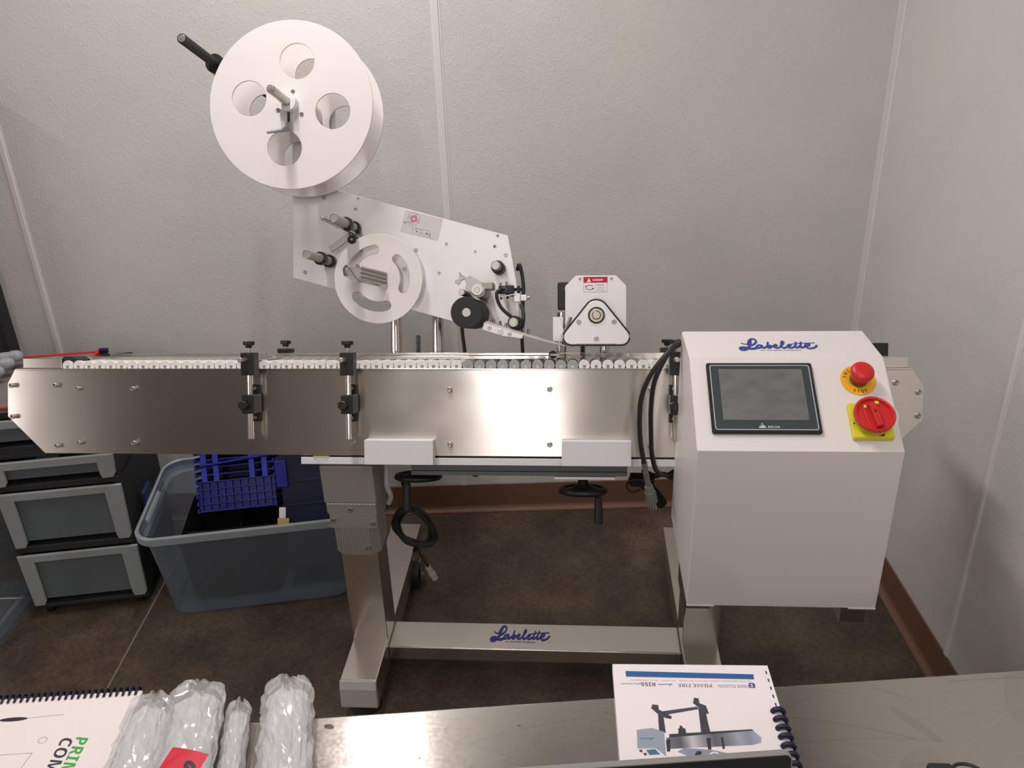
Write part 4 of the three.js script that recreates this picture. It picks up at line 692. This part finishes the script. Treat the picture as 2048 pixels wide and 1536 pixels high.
{ // the machine's manual, lying upside down
  const page = canvasTex(850, 1100, (c, w, h) => {
    c.fillStyle = '#f1e9ea'; c.fillRect(0, 0, w, h);
    const map = (x, y) => { const t = (y - 115) / 815; const xl = 215 + 70 * t, xr = 1570 + 250 * t; return [850 * (x - xl) / (xr - xl), t * 610 + 8]; };
    const poly = (pts, f) => { c.fillStyle = f; c.beginPath(); pts.forEach((p, i) => { const q = map(...p); i ? c.lineTo(...q) : c.moveTo(...q); }); c.fill(); };
    poly([[330, 172], [1448, 192], [1456, 238], [335, 224]], '#1d5c9e'); poly([[335, 224], [1456, 238], [1457, 243], [335, 229]], '#a03a55');
    const text = (s, x, y, px, font, col, sx = 1) => { const [a, b] = map(x, y); c.save(); c.translate(a, b); c.rotate(Math.PI); c.scale(sx, 1); c.fillStyle = col; c.font = font.replace('#', px); c.textAlign = 'center'; c.fillText(s, 0, 0); c.restore(); };
    text('BINER ELLISON', 1280, 296, 28, 'bold #px sans-serif', '#8a94a8', 0.82); c.save(); { const [a, b] = map(1440, 302); c.fillStyle = '#2a3f7a'; c.beginPath(); c.roundRect(a - 16, b - 20, 32, 36, 9); c.fill(); c.fillStyle = '#f1e9ea'; c.fillRect(a - 8, b - 12, 14, 8); c.fillRect(a - 8, b + 2, 14, 8); } c.restore();
    text('PHASE FIRE', 940, 292, 32, 'bold #px serif', '#7a5358', 0.95); text('KISS', 530, 280, 40, 'bold #px sans-serif', '#6b5355'); text('Packaging Systems', 410, 290, 16, 'bold #px sans-serif', '#8b7678');
    text('Accutek Packaging Equipment Companies, 2980 Scott St, Vista, CA 92081     (760) 734-4177     www.accutekpackaging.com', 900, 256, 11, '#px sans-serif', '#6d6f80', 1.08);
    { const [a, b] = map(680, 300); c.save(); c.translate(a, b); c.rotate(Math.PI); c.translate(-42, -10); script(c, 0.13, '#3a66a8'); c.restore(); }
    const steel = c.createLinearGradient(...map(720, 800), ...map(1520, 760)); for (let k = 0; k <= 8; k++) steel.addColorStop(k / 8, ['#6d6f78', '#5a5c66', '#c9c7cd', '#8d8c95', '#5d5f69', '#777983', '#9fa3b0', '#8a93a5', '#aab4c4'][k]);
    poly([[620, 560], [665, 560], [690, 730], [630, 720]], '#3a3d47'); poly([[975, 520], [1030, 500], [1060, 640], [1085, 735], [1000, 740], [990, 640]], '#3a3d47');
    poly([[660, 545], [960, 500], [990, 520], [680, 578]], '#454953'); poly([[560, 520], [570, 485], [622, 490], [628, 530], [742, 590], [738, 612], [690, 605], [620, 570]], '#3c404a'); poly([[928, 470], [935, 420], [975, 425], [985, 470], [1040, 490], [1068, 560], [1040, 565], [980, 510]], '#3c404a');
    poly([[695, 770], [1085, 735], [1440, 690], [1528, 760], [1522, 802], [1440, 820], [700, 862]], steel); poly([[720, 740], [1440, 690], [1460, 700], [720, 768]], '#33363e');
    poly([[433, 708], [570, 690], [675, 722], [692, 918], [510, 920], [440, 862]], '#98a2ad'); poly([[440, 862], [600, 858], [690, 918], [515, 920]], '#e2e3e6'); poly([[515, 872], [595, 864], [640, 905], [545, 912]], '#4f6d8f');
    { const [a, b] = map(520, 780); c.save(); c.translate(a + 36, b + 8); c.rotate(Math.PI); script(c, 0.11, '#3c6d96'); c.restore(); } c.fillStyle = '#7a2b2e'; for (const q of [[470, 880], [508, 905]]) { const [a, b] = map(...q); c.beginPath(); c.arc(a, b, 8, 0, 7); c.fill(); }
    poly([[1045, 770], [1080, 765], [1088, 860], [1060, 862]], '#2b2d35'); poly([[1172, 760], [1190, 758], [1206, 852], [1186, 856]], '#2b2d35'); poly([[690, 790], [730, 780], [728, 880], [700, 885]], '#2b2d35');
    poly([[800, 690], [860, 690], [870, 735], [800, 738]], '#33363e'); poly([[810, 670], [826, 665], [850, 700], [812, 702]], '#33363e');
    poly([[790, 882], [850, 852], [1080, 862], [1235, 888], [1232, 925], [920, 930]], '#8b97a6'); poly([[940, 905], [965, 872], [1005, 880], [990, 925]], '#2b2d35'); c.strokeStyle = '#e8e8ee'; c.lineWidth = 9; { const [a, b] = map(1120, 915); c.beginPath(); c.arc(a, b, 24, 3.1, 6.3); c.stroke(); }
    c.fillStyle = '#3b4270'; for (let k = 0; k < 5; k++) c.fillRect(828, 40 + k * 56, 8, 24);
  });
  const m = thing('equipment_manual', 'printed machine manual with a blue bar and comb binding on the table', 'manual', onTable(0.159, 0.7965), undefined, rad(1.2));
  const sheets = [slab(rr(-0.106, 0.106, -0.1395, 0.1395, 0.002), 0, 0.0125, 0.0006).rotateX(-Math.PI / 2)];
  make('pages', sheets, M.paper, m);
  make('cover_print', plane(0.2115, 0.2785).rotateX(-Math.PI / 2).translate(0, 0.0129, 0), printedSolid(page, { roughness: 0.62 }), m, { keepUV: true });
  make('comb_spine', [box(0.1075, 0.1095, 0.001, 0.014, -0.062, 0.139, 0.0008)], M.navy, m);
  for (let k = 0; k < 15; k++) make('comb_tooth', [tube([V(0.094, 0.0125, -0.057 + k * 0.0139), V(0.0965, 0.0165, -0.057 + k * 0.0139), V(0.104, 0.0175, -0.057 + k * 0.0139), V(0.109, 0.012, -0.057 + k * 0.0139)], 0.0036, 16, false, 6).scale(1, 1, 1)], M.navy, m);
}
{ // spiral-bound booklet, left
  const page = canvasTex(1000, 1100, (c, w, h) => {
    c.fillStyle = '#f0e6e3'; c.fillRect(0, 0, w, h);
    const col = (s, x, y, f, px, k) => { c.save(); c.translate(x, y); c.rotate(Math.PI / 2); c.transform(1, 0, -0.2, 1, 0, 0); c.font = 'bold ' + px + 'px sans-serif'; c.fillStyle = f; c.scale(k, 1); c.fillText(s, 0, 0); c.restore(); };
    const g = c.createLinearGradient(900, 0, 960, 0); g.addColorStop(0, '#2f7f33'); g.addColorStop(1, '#54c24e');
    col('PRIMO', 800, 250, '#44a443', 76, 1.1); col('COMBI', 736, 250, '#33323f', 76, 1.1);
    c.strokeStyle = '#9a9196'; c.lineWidth = 3; c.beginPath(); c.moveTo(480, 130); c.lineTo(690, 118); c.stroke(); c.beginPath(); c.moveTo(420, 330); c.lineTo(640, 330); c.lineTo(610, 520); c.stroke(); c.beginPath(); c.ellipse(655, 262, 18, 16, 0, 0, 7); c.stroke();
    c.fillStyle = '#2c2438'; c.beginPath(); c.ellipse(470, 128, 62, 12, 0, 0, 7); c.fill(); c.fillStyle = '#8f8890'; c.beginPath(); c.ellipse(740, 560, 26, 110, 0.2, 0, 7); c.fill(); c.fillStyle = '#f0e6e3'; c.beginPath(); c.ellipse(728, 560, 26, 112, 0.2, 0, 7); c.fill();
  });
  const b = thing('spiral_booklet', 'white spiral-bound booklet with green and black lettering on the table', 'booklet', onTable(-0.7, 0.9045), undefined, TURN);
  make('pages', [slab(rr(-0.165, 0.13, -0.16, 0.16, 0.002), 0, 0.011, 0.0006).rotateX(-Math.PI / 2)], M.paper, b);
  make('cover_print', plane(0.294, 0.319).rotateX(-Math.PI / 2).translate(-0.0175, 0.0115, 0), printedSolid(page), b, { keepUV: true });
  const coils = []; for (let k = 0; k < 34; k++) { const x = -0.158 + k * 0.0085; coils.push([x]); make('wire_loop', tube([V(x, 0.0118, -0.1515), V(x + 0.0006, 0.0152, -0.158), V(x + 0.0012, 0.0125, -0.1655), V(x + 0.001, 0.006, -0.1665), V(x + 0.0005, 0.0025, -0.1625)], 0.0017, 14, false, 6), M.navy, b); }
}
// rolled clear bags
function crumple(len, w0, w1, h0, h1, sd, ends = 0.5) {
  const nu = 44, nv = 46, pos = [], idx = [];
  for (let j = 0; j <= nv; j++) {
    const t = j / nv, endF = Math.min(1, Math.pow(Math.sin(Math.min(1, 0.12 + t / 0.07) * Math.PI / 2), ends)), w = w0 + (w1 - w0) * t, h = h0 + (h1 - h0) * t;
    for (let i = 0; i < nu; i++) {
      const a = i / nu * Math.PI * 2, cxx = Math.cos(a), sy = Math.sin(a);
      const fold = 1 - Math.abs(P.noise(cxx * 2.2 + sd, sy * 2.2, t * 7 + sd)) * 0.36 + 0.13 * P.noise(cxx * 6, sy * 6 + sd, t * 20) + 0.025 * P.noise(cxx * 13, sy * 13 + sd, t * 40) + (t < 0.1 ? 0.16 * Math.sin(a * 7 + sd) * (1 - t / 0.1) : 0);
      const k = endF * fold, flat = sy < 0 ? 0.9 : 1;
      pos.push(cxx * w * k, Math.max(0, h + sy * h * k * flat), len * (t - 0.0) + 0.012 * P.noise(cxx * 3, sy * 3 + sd, sd));
    }
  }
  for (let j = 0; j < nv; j++) for (let i = 0; i < nu; i++) { const a = j * nu + i, b = j * nu + (i + 1) % nu; idx.push(a, b, a + nu, b, b + nu, a + nu); }
  const g = new THREE.BufferGeometry(); g.setAttribute('position', new THREE.Float32BufferAttribute(pos, 3)); g.setIndex(idx); g.computeVertexNormals(); g.setAttribute('uv', new THREE.Float32BufferAttribute(new Float32Array(pos.length / 3 * 2), 2));
  return toCreasedNormals(g, 0.24);
}
function rolledBag(label, x, z, turn, rolls, lift = 0.0005) {
  const o = thing('plastic_bag', label, 'plastic bag', onTable(x, z, TT + lift), undefined, turn);
  rolls.forEach(([dx, dz, len, w0, w1, h0, h1, sd]) => {
    make('film', crumple(len, w0, w1, h0, h1, sd).translate(dx, 0, dz), M.film, o);
    make('rolled_layers', crumple(len * 0.93, w0 * 0.78, w1 * 0.82, h0 * 0.82, h1 * 0.84, sd + 3.3).translate(dx, 0.001, dz + len * 0.06), M.filmCore, o);
  });
  return o;
}
rolledBag('wide roll of clear plastic bags with a red tape tag', -0.527, 0.747, rad(14), [[-0.032, 0.006, 0.34, 0.03, 0.05, 0.018, 0.024, 1.3], [0.027, 0.0, 0.34, 0.036, 0.04, 0.021, 0.026, 5.1]], 0.0125);
rolledBag('narrow crumpled clear bag between the two thicker bag rolls', -0.4455, 0.752, rad(14.2), [[0, 0, 0.3, 0.0165, 0.016, 0.016, 0.018, 8.2]]);
rolledBag('tight roll of clear plastic bags beside the bare steel', -0.3895, 0.716, rad(15), [[0, 0, 0.34, 0.034, 0.037, 0.022, 0.027, 2.7]]);
{ const tex = canvasTex(256, 256, (c, w, h) => { c.fillStyle = '#d21a34'; c.fillRect(0, 0, w, h); c.strokeStyle = '#2a1214'; c.lineWidth = 20; c.beginPath(); c.ellipse(186, 74, 36, 13, 0.3, 0, 7); c.stroke(); c.beginPath(); c.moveTo(58, 226); c.quadraticCurveTo(40, 132, 112, 120); c.quadraticCurveTo(170, 118, 150, 200); c.moveTo(150, 130); c.lineTo(214, 176); c.stroke(); });
  const g = new THREE.PlaneGeometry(0.046, 0.07, 10, 10), p = g.attributes.position; for (let i = 0; i < p.count; i++) p.setZ(i, 0.004 * Math.cos(p.getX(i) * 40) + 0.0012 * P.noise(p.getX(i) * 90, p.getY(i) * 90, 2)); g.rotateX(-Math.PI / 2); g.computeVertexNormals();
  const t = make('tape_tag', g, printedSolid(tex, { roughness: 0.55, side: THREE.DoubleSide }), scene, { keepUV: true }); t.position.set(-0.455, TT + 0.0665, 0.912); t.rotation.set(0.05, rad(-8), -0.05); tag(t, 'torn red tape tag with black marker strokes on a bag roll', 'tape'); }
{ // laptop, of which only the top of the lid shows
  const l = thing('laptop', 'laptop whose dark screen edge shows at the front of the table', 'laptop', onTable(0.049, 1.0, TT), undefined, rad(7));
  make('base', box(-0.17, 0.17, 0, 0.016, 0, 0.24, 0.005), M.profile, l);
  const lid = make('lid', slab(rr(-0.17, 0.17, 0, 0.164, 0.008), -0.008, 0, 0.0012).rotateX(rad(-12)).translate(0, 0.016, 0.002), std(lin(0.25, 0.25, 0.24), { roughness: 0.4 }), l);
  make('screen_bezel', slab(rr(-0.1685, 0.1685, 0.002, 0.1625, 0.007), 0, 0.0008, 0.0003).rotateX(rad(-12)).translate(0, 0.016, 0.002), M.bezel, l);
}
{ const c = thing('adapter_lead', 'black plug and thin lead lying on the steel table', 'cable', onTable(0.442, 0.812, TT)); make('plug', [box(-0.024, 0.006, 0, 0.014, -0.004, 0.03, 0.005)], M.blackMatte, c); make('lead', tube([V(0.004, 0.005, 0.004), V(0.012, 0.006, -0.006), V(0.025, 0.006, -0.008), V(0.037, 0.006, -0.002), V(0.045, 0.006, 0.014), V(0.05, 0.006, 0.05)], 0.0022, 40), M.cable, c); }
{ const c = thing('plastic_scrap', 'small crumpled clear plastic wrap on the table by the right wall', 'plastic wrap', onTable(0.618, 0.69, TT + 0.0005), undefined, rad(25)); make('film', crumple(0.1, 0.03, 0.035, 0.006, 0.008, 4.4), M.film, c); }
{ // unseen dark rack, added behind the camera to darken the conveyor side's reflection
  const c = thing('added_dark_rack', 'unseen dark rack added behind the camera for its reflection in the conveyor', 'rack', V(-3.75, 0, 5.95));
  for (const x of [-0.75, 0.75]) for (const z of [-0.3, 0.3]) make('post', box(x - 0.03, x + 0.03, 0, 2.5, z - 0.03, z + 0.03, 0.004), M.profile, c);
  for (const y of [0.1, 0.9, 1.7, 2.4]) make('shelf', box(-0.78, 0.78, y, y + 0.06, -0.33, 0.33, 0.004), M.profile, c);
  for (const [x, y, w, h] of [[-0.38, 0.16, 0.7, 0.6], [0.36, 0.16, 0.66, 0.66], [-0.36, 0.96, 0.68, 0.66], [0.38, 0.96, 0.68, 0.62], [0, 1.76, 1.4, 0.58]]) make('carton', box(x - w / 2, x + w / 2, y, y + h, -0.28, 0.28, 0.01), M.blackMatte, c);
}
renderer.render(scene, camera);
